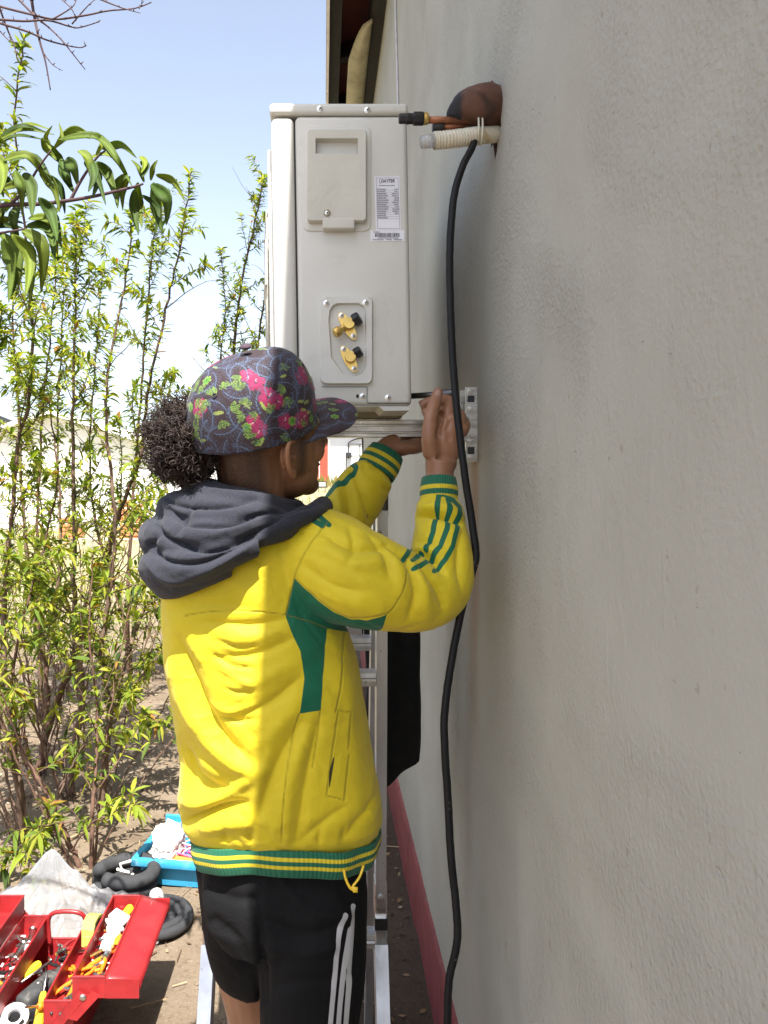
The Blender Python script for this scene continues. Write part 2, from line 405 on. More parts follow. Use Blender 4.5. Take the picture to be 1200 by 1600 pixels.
# ground
t = NT('sandy_soil'); n = t.noise(2.2, 8, .65); n2 = t.noise(60, 6, .7)
col = t.ramp(n, [(.25, (.12, .088, .06)), (.5, (.19, .147, .104)), (.75, (.25, .20, .15))])
col = t.mix(t.math('MULTIPLY', t.sstep(n2, .5, .68), .5), col, (.085, .055, .036))
col = t.mix(t.math('MULTIPLY', t.sstep(t.noise(130, 3), .62, .7), .55), col, (.38, .31, .22))
gx = t.n('ShaderNodeSeparateXYZ'); t.l(t.coord(), gx.inputs[0])
wall_shade = t.math('SUBTRACT', 1.0, t.sstep(t.math('SUBTRACT', .31, t.math('ADD', gx.outputs[0], t.math('MULTIPLY', t.noise(6, 4), .2))), .12, .42))  # house shadow along the wall, darkened into the soil colour
col = t.mix(t.math('MULTIPLY', wall_shade, .7), col, (.035, .020, .014))
far = t.sstep(t.math('ADD', gx.outputs[1], t.math('MULTIPLY', t.noise(.8, 4), 4)), 8, 13)
col = t.mix(far, col, t.ramp(t.noise(5, 6), [(.3, (.25, .22, .12)), (.7, (.34, .30, .18))]))
nb = t.bump(n2, .7, .012); nb = t.bump(t.noise(220, 4, .7), .5, .003, nb)
M['soil'] = t.set(col, .95, 0, nb, Specular_IOR_Level=.2)
t = NT('leaf_litter'); M['litter'] = t.set(t.attr('tint', 'Color'), .9)
# toolboxes etc
t = NT('scratched_red_paint'); n = t.noise(12, 5, .6)
col = t.ramp(n, [(.3, (.25, .012, .017)), (.7, (.40, .028, .030))])
scr = t.sstep(t.noise(24, 7, .75, 1.5, stretch=(1.6, .35, 1)), .63, .72); col = t.mix(t.math('MULTIPLY', scr, .6), col, (.40, .26, .24)); col = t.mix(t.math('MULTIPLY', t.sstep(t.noise(9, 6, .7, .6), .52, .72), .6), col, (.10, .02, .018))
M['red'] = t.set(col, t.math('ADD', t.math('MULTIPLY', t.noise(30, 4), .25), .28), .15, t.bump(t.noise(25, 4), .25, .004))
M['blue'] = pm('dusty_blue_plastic', (.035, .30, .52), .5, var=.18, vs=14, bump=.2, bs=60, bd=.002, dirt=(.24, .40, .48))
M['orange'] = pm('orange_grip', (.75, .20, .012), .5); M['yellow_plastic'] = pm('yellow_handle', (.78, .52, .03), .4)
M['tape_green'] = pm('lime_tape_case', (.44, .46, .10), .45); M['grey_tool'] = pm('dark_grey_tool', (.045, .047, .05), .6, var=.3, dirt=(.14, .13, .11))
M['white_plastic'] = pm('white_plastic', (.72, .72, .72), .4, var=.06); M['rag'] = pm('crumpled_white_wrapper', (.62, .60, .56), .6, var=.15, bump=.5, bs=60, bd=.004)
M['pinkwire'] = pm('pink_wire', (.62, .10, .26), .45); M['purplewire'] = pm('purple_wire', (.22, .10, .38), .45); M['orange_tray'] = pm('orange_tray_paint', (.7, .22, .05), .5)
t = NT('thin_plastic_bag')
t.set((.62, .63, .66), .25, 0, t.bump(t.noise(9, 3, .5, 1.0), .6, .02))
tp = t.n('ShaderNodeBsdfTransparent'); tl = t.n('ShaderNodeBsdfTranslucent'); tl.inputs[0].default_value = (.6, .61, .65, 1)
m1 = t.n('ShaderNodeMixShader'); m1.inputs[0].default_value = .5; m2 = t.n('ShaderNodeMixShader'); m2.inputs[0].default_value = .5
t.l(t.b.outputs[0], m1.inputs[1]); t.l(tl.outputs[0], m1.inputs[2]); t.l(m1.outputs[0], m2.inputs[1]); t.l(tp.outputs[0], m2.inputs[2]); t.l(m2.outputs[0], t.out.inputs[0])
M['bag'] = t.mat
M['white_paint'] = pm('white_house_paint', (.72, .72, .70), .8, var=.06, vs=2)
M['grey_paint'] = pm('pale_grey_house_paint', (.55, .57, .62), .8, var=.06, vs=2)
M['terracotta'] = pm('orange_roof_tile', (.42, .17, .09), .8, var=.3, vs=6)
M['door_red'] = pm('red_brown_door', (.30, .055, .03), .5, var=.15)
M['glass'] = pm('window_glass', (.10, .12, .15), .1); M['iron'] = pm('black_iron', (.015, .015, .018), .6)
M['orange_brick'] = pm('orange_brick', (.52, .20, .09), .9, var=.25, vs=6)
M['hedge'] = M['leaf']
# ------------------------------------------------------------------ ground
def gz0(y): return .04 * max(0, y - 8) if y < 60 else 2.08
def build_ground():
    xs = np.concatenate([np.linspace(-300, -14, 14), np.linspace(-12, -3.2, 30), np.arange(-3.0, .6, .03), np.linspace(1, 12, 14), np.linspace(20, 300, 10)])
    ys = np.concatenate([np.linspace(-60, -3, 8), np.linspace(-2, 1.1, 12), np.arange(1.2, 6.5, .035), np.linspace(6.7, 14, 24), np.linspace(16, 60, 20), np.linspace(80, 600, 9)])
    A = np.zeros((len(xs), len(ys), 3))
    for i, x in enumerate(xs):
        for j, y in enumerate(ys):
            z = gz0(y)
            if -5 < x < 1 and 0 < y < 9:
                w = min(1, max(0, (x + 4.5) / 1.0)) * min(1, max(0, (8 - y) / 1.0))
                z += w * (.014 * mnoise.noise((x * 3, y * 3, 0)) + .008 * mnoise.noise((x * 11, y * 11, 3)) + .003 * mnoise.noise((x * 35, y * 35, 5))) - .008 * w
            A[i, j] = (x, y, z)
    mb = MB(); mb.grid(A); o = mb.build('ground', M['soil'], smooth=True); kind(o, 'structure'); return o
build_ground()

# ------------------------------------------------------------------ the house whose wall is worked on
XW = .31
house = thing('house', 'plastered house with beige wall, red skirting and dark eaves', 'house', (XW, 1.6, 0))
def build_house():
    # the broken hole the pipes come through
    mb = MB(); mb.box(XW, XW + .24, -3, 6.4, -.2, 3.86); wall = mb.mesh('wall')
    c = P(775, 185, 1.435); cut = MB(); pts = []
    for i in range(22):
        a = 2 * math.pi * i / 22; rr = .050 + .016 * random.uniform(-1, 1)
        if 1.1 < a < 1.9: rr += .022
        if 4.2 < a < 4.9: rr += .008
        pts.append((XW - .05, c[1] + .82 * rr * math.cos(a), c[2] + rr * math.sin(a)))
    cut.prism(pts, (.16, 0, 0)); cme = cut.mesh('cut'); cme.materials.append(M['brick_hole'])
    co = bpy.data.objects.new('cut', cme); COL.objects.link(co); wall.materials.append(M['wall']); wall.materials.append(M['brick_hole'])
    me = evaluated(wall, [('BOOLEAN', dict(operation='DIFFERENCE', object=co, solver='EXACT', material_mode='TRANSFER'))])
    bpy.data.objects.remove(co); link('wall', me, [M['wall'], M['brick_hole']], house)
    # chips of broken brick and mortar standing at the rim
    rim = MB()
    for k in range(7):
        i = random.randrange(1, 11); p = Vector(pts[i]); p.x = XW - random.uniform(-.004, .012); s = random.uniform(.004, .010)
        bm = bmesh.new(); bmesh.ops.create_icosphere(bm, subdivisions=1, radius=s)
        for v in bm.verts: v.co = Vector((v.co.x * .8, v.co.y * .8, v.co.z * random.uniform(.8, 1.7))) * random.uniform(.7, 1.2)
        rim.bm(bm, 0, Matrix.Translation(p))
    top = PV(773, 134, 1.41)
    rim.prism([top, top + Vector((.028, .02, -.02)), top + Vector((.03, .02, -.07)), top + Vector((-.006, -.004, -.058)), top + Vector((-.012, .0, -.02))], (.004, .02, 0))
    bt = PV(772, 238, 1.43)
    rim.prism([bt + Vector((.012, 0, .012)), bt + Vector((.03, 0, .04)), bt + Vector((.002, 0, .045))], (0, .01, 0))
    rim.build('broken_rim', M['brick_hole'], house, angle=30)
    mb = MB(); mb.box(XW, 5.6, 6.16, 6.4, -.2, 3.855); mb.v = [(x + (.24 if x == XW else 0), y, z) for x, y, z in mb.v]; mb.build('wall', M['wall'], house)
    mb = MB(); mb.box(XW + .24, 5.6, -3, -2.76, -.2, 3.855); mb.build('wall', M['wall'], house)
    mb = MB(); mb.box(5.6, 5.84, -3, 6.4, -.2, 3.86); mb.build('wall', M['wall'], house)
    # skirting: slightly proud, uneven top edge
    ys = np.arange(-2.9, 6.4, .03); A = []
    for y in ys:
        tp = .195 + .006 * mnoise.noise((y * 4, 1, 0)) + .003 * mnoise.noise((y * 18, 2, 0)); d = .006 + .003 * mnoise.noise((y * 7, 3, 1))
        A.append([(XW + .01, y, tp + .003), (XW - d + .002, y, tp), (XW - d - .002, y, tp - .015), (XW - d - .006, y, .05), (XW - d - .009, y, -.1)])
    sk = MB(); sk.grid(np.array(A)); sk.build('skirting', M['skirt'], house, smooth=True)
    # eaves
    Y0, Y1 = -3.3, 6.75; ze = 3.84; k = .34
    rf = MB(); rf.prism([(.024, Y0, ze + .05), (3.1, Y0, ze + .05 + k * 3.1), (3.1, Y0, ze + .075 + k * 3.1), (.016, Y0, ze + .075)], (0, Y1 - Y0, 0))
    rf.prism([(3.1, Y0, ze + .05 + k * 3.1), (6.3, Y0, ze + .04), (6.3, Y0, ze + .07), (3.1, Y0, ze + .075 + k * 3.1)], (0, Y1 - Y0, 0)); rf.build('roof', M['red_roof'], house)
    A = []
    for y in np.arange(Y0, Y1 + .01, .12):
        w = .004 * mnoise.noise((y * 2, 0, 0)); A.append([(.018 + w, y, ze + .085), (.016 + w, y, ze - .075), (.032 + w, y, ze - .078), (.032 + w, y, ze + .08)])
    A = np.array(A); fb = MB(); fb.grid(np.concatenate([A, A[:, :1]], 1)); fb.build('fascia_board', M['fascia'], house)
    for a, b, z0, z1 in ((.036, .095, ze - .05, ze + .055), (.245, .3095, ze - .075, ze + .12)):
        mb = MB(); mb.box(a, b, Y0 + .02, Y1 - .02, z0, z1); mb.build('roof_beam', M['dark_wood'], house)
    for y in np.arange(-2.9, 6.8, .62):
        mb = MB(); mb.prism([(.088, y, ze - .02), (.243, y, ze + .03), (.243, y, ze + .12), (.088, y, ze + .068)], (0, .06, 0)); mb.build('rafter_end', M['dark_wood'], house)
    # a pale sheet sagging under the eaves
    A = []
    for i in range(40):
        u = i / 39; y = 4.02 + u * 2.2; w = .105 * min(1, math.sqrt(max(0.0, u) * 5.5)) * (1 - .25 * max(0, u - .3))
        A.append([(.245 - w * q, y, ze - .085 - .02 * math.sin(math.pi * q) - .01 * mnoise.noise((u * 6, q * 2, 0))) for q in np.linspace(0, 1, 7)])
    sh = MB(); sh.grid(np.array(A)); me = evaluated(sh.mesh('s'), [('SOLIDIFY', dict(thickness=.004))]); link('sagging_sheet', me, M['cream_sheet'], house, smooth=True)
    pts = [(XW - .004, 3.40, 3.9), (XW - .005, 3.375, 3.46), (XW - .004, 3.335, 3.25), (XW - .005, 3.27, 3.0), (XW - .004, 3.24, 2.6), (XW - .004, 3.23, 2.1)]
    wr = MB(); wr.tube(spline(pts, 6), .0042, 8); wr.build('wall_wire', M['white_wire'], house, smooth=True)
build_house()

# ------------------------------------------------------------------ houses and fence in the distance
def gable_house(name, label, x0, x1, y, depth, zb, ze, za, mw, mr, base):
    h = thing(name, label, 'house', base); xm = (x0 + x1) / 2
    mb = MB(); mb.prism([(x0, y, zb), (x1, y, zb), (x1, y, ze), (xm, y, za), (x0, y, ze)], (0, depth, 0)); mb.build('wall', mw, h)
    mb = MB(); s = (za - ze) / (x1 - xm)
    for sg, xe in ((-1, x0), (1, x1)):
        e = xe + sg * .25; ez = ze - s * .25
        mb.prism([(xm, y - .3, za + .02), (e, y - .3, ez + .02), (e, y - .3, ez + .10), (xm, y - .3, za + .10)], (0, depth + .6, 0))
    mb.build('roof', mr, h); return h
h1 = gable_house('white_house', 'low white gabled house behind the peach thicket', -7.95, -3.55, 17, 5, .25, 2.06, 2.74, M['white_paint'], M['white_paint'], (-5.75, 17, .36))
mb = MB(); mb.box(-3.55, -1.1, 17.15, 20, .25, 2.0); mb.build('wall', M['white_paint'], h1); mb = MB(); mb.box(-3.5, -0.95, 16.95, 20.2, 2.0, 2.12); mb.build('roof', M['white_paint'], h1)
for xa, xb, za, zb in ((-7.6, -7.1, 1.1, 1.7),):
    mb = MB(); mb.box(xa, xb, 16.97, 17.02, za, zb); w = mb.build('window', M['white_paint'], h1)
    mb = MB(); mb.box(xa + .07, xb - .07, 16.955, 16.968, za + .07, zb - .07); mb.build('pane', M['glass'], w)
h2 = gable_house('brown_roof_house', 'dark-roofed house at the far left edge behind the thicket', -15.5, -11.0, 27, 5, .6, 3.0, 3.9, M['grey_paint'], M['dark_wood'], (-13, 27, .7))
mb = MB(); mb.box(-12.6, -11.7, 26.96, 27.02, 1.5, 2.4); mb.build('window', M['glass'], h2)
# the pale house with the red door
YF = 38.0
def FX(px): return (px - VX) * YF / F
def FZ(py): return H + (VY - py) * YF / F
h3 = thing('pale_grey_house', 'pale grey house with red-brown door seen under the bracket', 'house', (0, YF, 1.2))
mb = MB(); mb.box(-4.2, 7, YF, YF + 6, 1.0, 4.4); mb.build('wall', M['grey_paint'], h3)
mb = MB(); mb.prism([(-4.7, YF - .75, 4.25), (7.5, YF - .75, 4.25), (7.5, YF + 3, 5.6), (-4.7, YF + 3, 5.6)], (0, 0, .1)); mb.build('roof', M['terracotta'], h3)
dx0, dx1 = FX(491), FX(512.5); dz0, dz1 = FZ(752), FZ(689)
mb = MB(); mb.box(dx0 - .08, dx0, YF - .05, YF + .02, dz0, dz1 + .07); mb.box(dx1, dx1 + .1, YF - .05, YF + .02, dz0, dz1 + .07); mb.box(dx0, dx1, YF - .048, YF + .02, dz1, dz1 + .07)
mb.build('door_frame', M['white_paint'], h3)
dm = (dx0 + dx1) / 2 - .1
mb = MB(); mb.box(dx0, dx1, YF - .02, YF + .03, dz0, dz1); door = mb.build('door', M['door_red'], h3)
mb = MB(); mb.box(dm, dm + .035, YF - .035, YF - .021, dz0, dz1); mb.build('handle', M['white_paint'], door)
wx0, wx1 = FX(546), FX(585); wz0, wz1 = FZ(713), FZ(694)
mb = MB(); mb.box(wx0, wx1, YF - .03, YF + .02, wz0, wz1); wnd = mb.build('window', M['white_paint'], h3)
for i in range(2):
    a = wx0 + .05 + i * (wx1 - wx0) / 2; mb = MB(); mb.box(a, a + (wx1 - wx0) / 2 - .1, YF - .05, YF - .031, wz0 + .05, wz1 - .05); mb.build('pane', M['white_wire'], wnd)
gr = MB(); gr.tube([(wx0 - .05, YF - .1, wz0 - .1), (wx0 - .05, YF - .1, wz1 + .05)], .03, 6); gr.tube([((wx0 + wx1) / 2 - .1, YF - .1, wz0), ((wx0 + wx1) / 2 - .1, YF - .1, wz1)], .022, 6)
gr.tube([(wx0 - .05 + (wx1 - wx0 + .1) * u, YF - .12, wz1 + .05 + .22 * math.sin(math.pi * u) ** .7) for u in np.linspace(0, 1, 13)], .03, 6); gr.tube([(wx0 - .05, YF - .1, wz1), (wx1, YF - .1, wz1)], .022, 6)
gr.build('window_grille', M['iron'], wnd)
mb = MB(); mb.rbox(FX(540), FX(549), YF - .3, YF, FZ(715), FZ(707), .03); mb.tube([(FX(541), YF - .15, FZ(715)), (FX(541), YF - .15, FZ(715) - 1.3)], .02, 6)
tag(mb.build('letter_box', M['iron']), 'small black box mounted beside the distant arched window', 'letter box')
mb = MB(); mb.tube([(FX(537), YF - 1, FZ(718)), (FX(537), YF - 1, 1.1)], .018, 6); mb.tube([(FX(526), YF - 1, FZ(735)), (FX(548), YF - 1, FZ(735))], .012, 6); mb.tube([(FX(526), YF - 1, FZ(735)), (FX(526), YF - 1, 1.1)], .012, 6)
tag(mb.build('garden_post', M['steel_dark']), 'thin metal post with crossbar before the pale grey house', 'post')
sg = thing('sign', 'small grey board standing in the grass before the red-brown door', 'sign', P(503, 760, 30))
c = P(503, 758, 30); mb = MB(); mb.box(c[0] - .18, c[0] + .18, 29.98, 30.02, c[2] - .1, c[2] + .14); mb.build('board', M['steel_dark'], sg)
mb = MB()
for i in range(3): mb.box(c[0] - .14, c[0] + .14, 29.965, 29.979, c[2] - .04 + i * .055, c[2] - .015 + i * .055)
mb.build('board_lines', M['white_paint'], sg)
for sx in (-.12, .12):
    mb = MB(); mb.box(c[0] + sx - .015, c[0] + sx + .015, 29.99, 30.01, .80, c[2] - .09); mb.build('leg', M['steel_dark'], sg)
# wire fence beyond the thicket
fn = thing('wire_fence', 'white-posted wire fence beyond the peach thicket', 'fence', (-4, 13, .2))
for x in np.arange(-7.6, -1.2, 1.28):
    mb = MB(); mb.tube([(x, 13, .1), (x, 13, 1.45)], .035, 8); mb.build('post', M['white_paint'], fn, smooth=True)
for z in (.45, .7, .95, 1.2, 1.4):
    mb = MB(); mb.tube([(-7.6 + i * .32, 12.96, z - .012 * math.sin(math.pi * ((i % 4) / 4))) for i in range(21)], .005, 5); mb.build('wire', M['steel'], fn)
# stacked orange bricks by the fence
def brick_stack(label, px, py, Y, cols, rows, hts):
    c = P(px, py, Y); zb = gz0(Y) - .02
    s = thing('brick_stack', label, 'bricks', (c[0], Y, zb)); bw, bh = .22, .085
    for j in range(rows):
        for i in range(cols):
            if j > hts[i % len(hts)]: continue
            o = (.11 if j % 2 else 0); mb = MB(); x = c[0] - cols * bw / 2 + i * bw + o * .5
            mb.rbox(x, x + bw - .012, Y - .06 + random.uniform(-.01, .01), Y + .06, zb + j * bh, zb + (j + 1) * bh - .006, .006, 1); mb.build('brick', M['orange_brick'], s)
brick_stack('low heap of orange bricks behind the middle stem', 110, 815, 15, 2, 5, (4, 2)); brick_stack('taller stack of orange bricks beside the white wall', 203, 810, 15, 2, 9, (8, 7))
# ------------------------------------------------------------------ air conditioner
AY = 1.45
def rr(x0, y0, x1, y1, r=6, n=4):
    """rounded rectangle in photo pixels, clockwise"""
    out = []
    for cx, cy, a0 in ((x1 - r, y0 + r, -90), (x1 - r, y1 - r, 0), (x0 + r, y1 - r, 90), (x0 + r, y0 + r, 180)):
        for i in range(n + 1):
            a = R(a0 + 90 * i / n); out.append((cx + r * math.cos(a), cy + r * math.sin(a)))
    return out
def slab(outer, y_front, y_back, bev=.0015):
    """raised plate on the unit's side, its rim softly bevelled"""
    bm = bmesh.new(); a = [bm.verts.new((P(x, y, AY)[0], y_front, P(x, y, AY)[2])) for x, y in outer]; f = bm.faces.new(a)
    e = bmesh.ops.extrude_face_region(bm, geom=[f]); vs = [v for v in e['geom'] if isinstance(v, bmesh.types.BMVert)]
    for v in vs: v.co.y = y_back
    if bev: bmesh.ops.bevel(bm, geom=[ed for ed in bm.edges if all(abs(v.co.y - y_front) < 1e-6 for v in ed.verts)], offset=bev, segments=3, profile=.5, affect='EDGES')
    mb = MB(); return mb.bm(bm)
def holed(outer, inner, y_front, y_back, y_floor, rim=.0015):
    bm = bmesh.new(); mk = lambda pts, y: [bm.verts.new((P(px, py, AY)[0], y, P(px, py, AY)[2])) for px, py in pts]
    cx = sum(p[0] for p in outer) / len(outer); cy = sum(p[1] for p in outer) / len(outer)
    sh = lambda pts, d: [(cx + (x - cx) * (1 - d / abs(x - cx) if abs(x - cx) > 1 else 1), cy + (y - cy) * (1 - d / abs(y - cy) if abs(y - cy) > 1 else 1)) for x, y in pts]
    of = mk(sh(outer, 1.4), y_front); om = mk(outer, y_front + rim); ob = mk(outer, y_back); inf = mk(inner, y_front); il = mk(sh(inner, 1.6), y_floor)
    ring = lambda a: [bm.edges.new((a[i], a[(i + 1) % len(a)])) for i in range(len(a))]
    bmesh.ops.triangle_fill(bm, use_beauty=True, edges=ring(of) + ring(inf))
    for a, b in ((of, om), (om, ob), (inf, il)):
        for i in range(len(a)): j = (i + 1) % len(a); bm.faces.new((a[i], a[j], b[j], b[i]))
    bm.faces.new(il); mb = MB(); return mb.bm(bm)
ac = thing('air_conditioner', 'off-white outdoor air conditioner unit held up on wall bracket', 'air conditioner', P(535, 640, 1.8))
SK = -.016
def shear(mb):
    z0 = P(0, 400, AY)[2]; mb.v = [(x + SK * (z - z0), y, z) for x, y, z in mb.v]; return mb
def acx(px): return P(px, 0, AY)[0]
def acz(py): return P(0, py, AY)[2]
def screw(px, py, y, parent, r=.0046):
    c = P(px, py, AY); mb = MB(); mb.lathe([(r * 1.25, 0), (r * 1.25, .0008), (r, .001), (r * .9, .0026), (r * .45, .0033), (0.0001, .0034)], (c[0], y, c[2]), (0, -1, 0), 14)
    a = random.uniform(0, 1.5)
    for q in (a, a + math.pi / 2):
        Mx = Matrix.Translation((c[0], y - .0031, c[2])) @ Matrix.Rotation(q, 4, 'Y'); mb.box(-r * .62, r * .62, -.0007, .0006, -r * .13, r * .13, 1, Mx)
    return mb.build('screw', [M['screw'], M['slot']], parent, angle=35)
L = 2.23
mb = MB(); mb.rbox(acx(464), acx(640), AY, L, acz(634), acz(180), .010, 4); shear(mb); mb.build('casing', M['ac'], ac, angle=40)
mb = MB(); mb.rbox(acx(426), acx(462.5), AY + .0015, L - .01, acz(636), acz(181), .011, 4); shear(mb); fp = mb.build('front_panel', M['ac'], ac, angle=40)
mb = MB(); mb.box(acx(455), acx(470), AY + .008, L - .02, acz(632), acz(184)); shear(mb); mb.build('seam', M['ac_dark'], ac)
mb = MB(); mb.rbox(acx(424.5), acx(641), AY - .002, L + .002, acz(178.5), acz(161), .0065, 4); shear(mb); mb.build('top_lid', M['ac'], ac, angle=40)
# bulged bezel and fan guard on the front
mb = MB(); mb.rbox(acx(417), acx(428), 1.50, 2.18, acz(622), acz(214), .006, 3); shear(mb); bz = mb.build('bezel', M['ac'], fp, angle=40)
fx = acx(417) + SK * 0; cz = acz(420); fc = Vector((fx, 1.80, cz))
for k in range(9):
    mb = MB(); r = .03 + k * .024; bul = .016 * (1 - (r / .25) ** 2)
    mb.tube([fc + Vector((-.006 - bul, r * math.cos(a), r * math.sin(a))) for a in np.linspace(0, 2 * math.pi, 40, endpoint=False)], .0025, 5, closed=True); shear(mb); mb.build('grille_ring', M['ac_plastic'], bz, smooth=True)
for k in range(8):
    a = k * math.pi / 4; mb = MB(); mb.tube([fc + Vector((-.008 - .016 * (1 - (r / .25) ** 2), r * math.cos(a), r * math.sin(a))) for r in np.linspace(.02, .235, 8)], .003, 5); shear(mb); mb.build('grille_spoke', M['ac_plastic'], bz, smooth=True)
# base pan
mb = MB(); pan = [(445, 634), (640, 634), (642, 641), (602, 641.5), (594, 634.8), (470, 634.8), (460, 641), (445, 641)]
mb.prism([(P(x, y, AY)[0] - .002, AY + .004, P(x, y, AY)[2]) for x, y in pan], (0, .76, 0)); mb.build('base_pan', M['ac'], ac)
for y0 in (1.585, 2.06):
    mb = MB(); mb.box(acx(455), acx(640), y0, y0 + .05, 1.5675, acz(635)); mb.build('foot', M['base_pan'], ac)  # dark beige blocks close the gap below the base
# service cover
plate = slab(rr(473.5, 196, 580, 362, 11), AY - .0022, AY + .004, .0018).build('cover_surround', M['ac'], ac, angle=40)
cov = holed(rr(480, 207.5, 572, 350, 5), rr(493, 222, 559, 246, 1.5), AY - .0170, AY - .001, AY - .0018, .0035)
cov = cov.build('service_cover', M['ac_plastic'], ac, angle=38)
slab(rr(504, 345, 554, 362.5, 3), AY - .0185, AY - .001, .003).build('cover_lug', M['ac_plastic'], cov, angle=40)
c = P(511, 338, AY); mb = MB(); mb.lathe([(.0065, 0), (.0065, .001), (.0052, .0014), (.0050, .0002)], (c[0], AY - .0168, c[2]), (0, -1, 0), 18); mb.build('screw_recess', M['base_pan'], cov, smooth=True)
screw(511, 338, AY - .0173, cov, .0034)
# valve plate with recess
vp = holed(rr(500.5, 464, 582, 601, 9), [(527, 475), (560, 475), (568, 479), (571.5, 487), (572.5, 572), (566, 585), (556, 588.5), (541, 588), (535, 585), (517, 560), (513, 500), (514.5, 487), (519, 479)], AY - .0085, AY + .004, AY - .0012, .004)
vp = vp.build('valve_plate', M['ac'], ac, angle=35)
slab([(584, 602), (584, 470), (586, 470), (586, 602)], AY - .0012, AY + .002, 0).build('edge', M['ac'], vp)
for px, py in ((510, 475.5), (571, 474.5)): screw(px, py, AY - .0085, vp)
for px, py in ((500, 171), (574, 173)): screw(px, py, AY - .002, ac)
for px, py in ((567, 619.5), (606.5, 621.5)): screw(px, py, AY, ac)
slab(rr(556.5, 616, 561, 622, 2, 2), AY - .0006, AY + .002, 0).build('slot', M['ac_dark'], ac)
slab([(503, 604), (573, 604), (573, 605), (503, 605)], AY - .0006, AY + .002, 0).build('seam', M['ac_dark'], ac)
slab([(573, 605), (574, 605), (574, 628), (573, 628)], AY - .0005, AY + .002, 0).build('seam', M['ac_dark'], ac)
slab([(574, 629.4), (640, 629.4), (640, 630.4), (574, 630.4)], AY - .0005, AY + .002, 0).build('seam', M['ac_dark'], ac)
def valve(a, b, cen, cap, capr, nut=None):
    A, B, C, D = [PV(*p, AY) for p in (a, b, cen, cap)]
    y = AY - .002; u = (B - A).normalized(); w = Vector((-u.z, 0, u.x)); fl = []
    for i in range(24):
        q = 2 * math.pi * i / 24; rad = .0075 + .002 * abs(math.sin(q)) ; e = (B - A).length / 2
        fl.append((A + B) / 2 + u * (math.cos(q) * (e + .007)) + w * (math.sin(q) * .0098) + Vector((0, y - AY - .005, 0)))
    mb = MB(); mb.prism(fl, (0, .006, 0))
    mb.lathe([(.0100, 0), (.0100, .016), (.0094, .0175), (.0001, .0176)], (C.x, y - .003, C.z), (0, -1, 0), 24)
    st = Vector((D.x - C.x, 0, D.z - C.z)).normalized()
    mb.tube([C + Vector((0, y - AY - .012, 0)), C + st * .012 + Vector((0, y - AY - .012, 0))], .007, 14)
    v = mb.build('valve', M['brass'], ac, angle=35)
    mb = MB(); o = C + st * .009 + Vector((0, y - AY - .012, 0)); mb.lathe([(capr * .8, 0), (capr, .002), (capr, .011), (capr * .86, .0135), (.0001, .0136)], o, st + Vector((0, -.25, 0)), 6); mb.build('cap', M['black_plastic'], v, angle=20)
    if nut:
        N = PV(*nut, AY); d = Vector((N.x - C.x, 0, N.z - C.z)); ln = d.length; d.normalize()
        mb = MB(); o = C + Vector((0, y - AY - .010, 0)); mb.lathe([(.0052, .004), (.0052, ln - .004), (.0085, ln - .003), (.0095, ln + .001), (.0095, ln + .007), (.0075, ln + .0095), (.0001, ln + .0096)], o, d + Vector((0, -.35, 0)), 12)
        mb.build('nut', M['brass'], v, angle=30)
    for p in (a, b): screw(p[0], p[1], y - .0052, v, .0040)
valve((533.5, 494.5), (552, 526.5), (545, 508), (556, 502), .0125, (528, 521)); valve((537, 546.5), (553.5, 577), (547, 559.5), (558.5, 553), .0105)
# rating label and barcode sticker
lab = slab([(584.5, 276), (624, 275.5), (626.5, 359.5), (587.5, 360)], AY - .0005, AY + .001, 0).build('rating_label', M['label'], ac)
bar = slab([(578.5, 360.5), (631.5, 360), (632, 376.5), (579, 377.5)], AY - .0008, AY + .001, 0).build('barcode_sticker', M['label'], ac)
def inkline(mb, x0, x1, y, h=.8): mb.add([(P(a, b, AY)[0], AY - .0012, P(a, b, AY)[2]) for a, b in ((x0, y), (x1, y), (x1, y + h), (x0, y + h))], [(0, 1, 2, 3)])
mb = MB(); mb2 = MB()
for x0, x1, y in ((587.5, 622, 278.2), (589.6, 624.6, 357.2)): inkline(mb2, x0, x1, y, .5)
for xa, xb in ((587.5, 589.8), (621.6, 624.2)):
    mb2.add([(P(a, b, AY)[0], AY - .0012, P(a, b, AY)[2]) for a, b in ((xa, 278), (xa + .5, 278), (xb + .5, 357.5), (xb, 357.5))], [(0, 1, 2, 3)])
for i in range(14):
    y = 295.2 + i * 3.45; sh_ = i * .11; x = 589 + sh_
    while x < 606 + sh_ - random.uniform(0, 5): w = random.uniform(.9, 2.6); inkline(mb, x, x + w, y, 1.15); x += w + .55
    if i < 12:
        x = random.choice([612, 615, 616]) + sh_
        while x < 621 + sh_: w = random.uniform(.7, 1.6); inkline(mb, x, x + w, y, 1.15); x += w + .5
    inkline(mb2, 588.4 + sh_, 622 + sh_, y + 1.9, .35)
x = 592
while x < 617: w = random.uniform(.8, 2.0); inkline(mb, x, x + w, 289.6, 1.0); x += w + .5
mb.build('print', M['ink'], lab); mb2.build('rule', M['ink_grey'], lab)
mb = MB(); x = 586
while x < 624:
    w = random.choice([.4, .4, .7, 1.1]); mb.add([(P(a, b, AY)[0], AY - .0013, P(a, b, AY)[2]) for a, b in ((x, 364.3), (x + w, 364.3), (x + w, 370.5), (x, 370.5))], [(0, 1, 2, 3)]); x += w + random.choice([.45, .6, .9])
for y, xa, xb in ((371.6, 591, 622), (374.2, 582, 599), (374.2, 603, 611), (374.2, 615, 628), (362.2, 583, 593)):
    x = xa
    while x < xb: w = random.uniform(.7, 1.5); inkline(mb, x, x + w, y, 1.2); x += w + .45
mb.v = [(a, AY - .0014, c) for a, b, c in mb.v]; mb.build('barcode', M['ink'], bar)
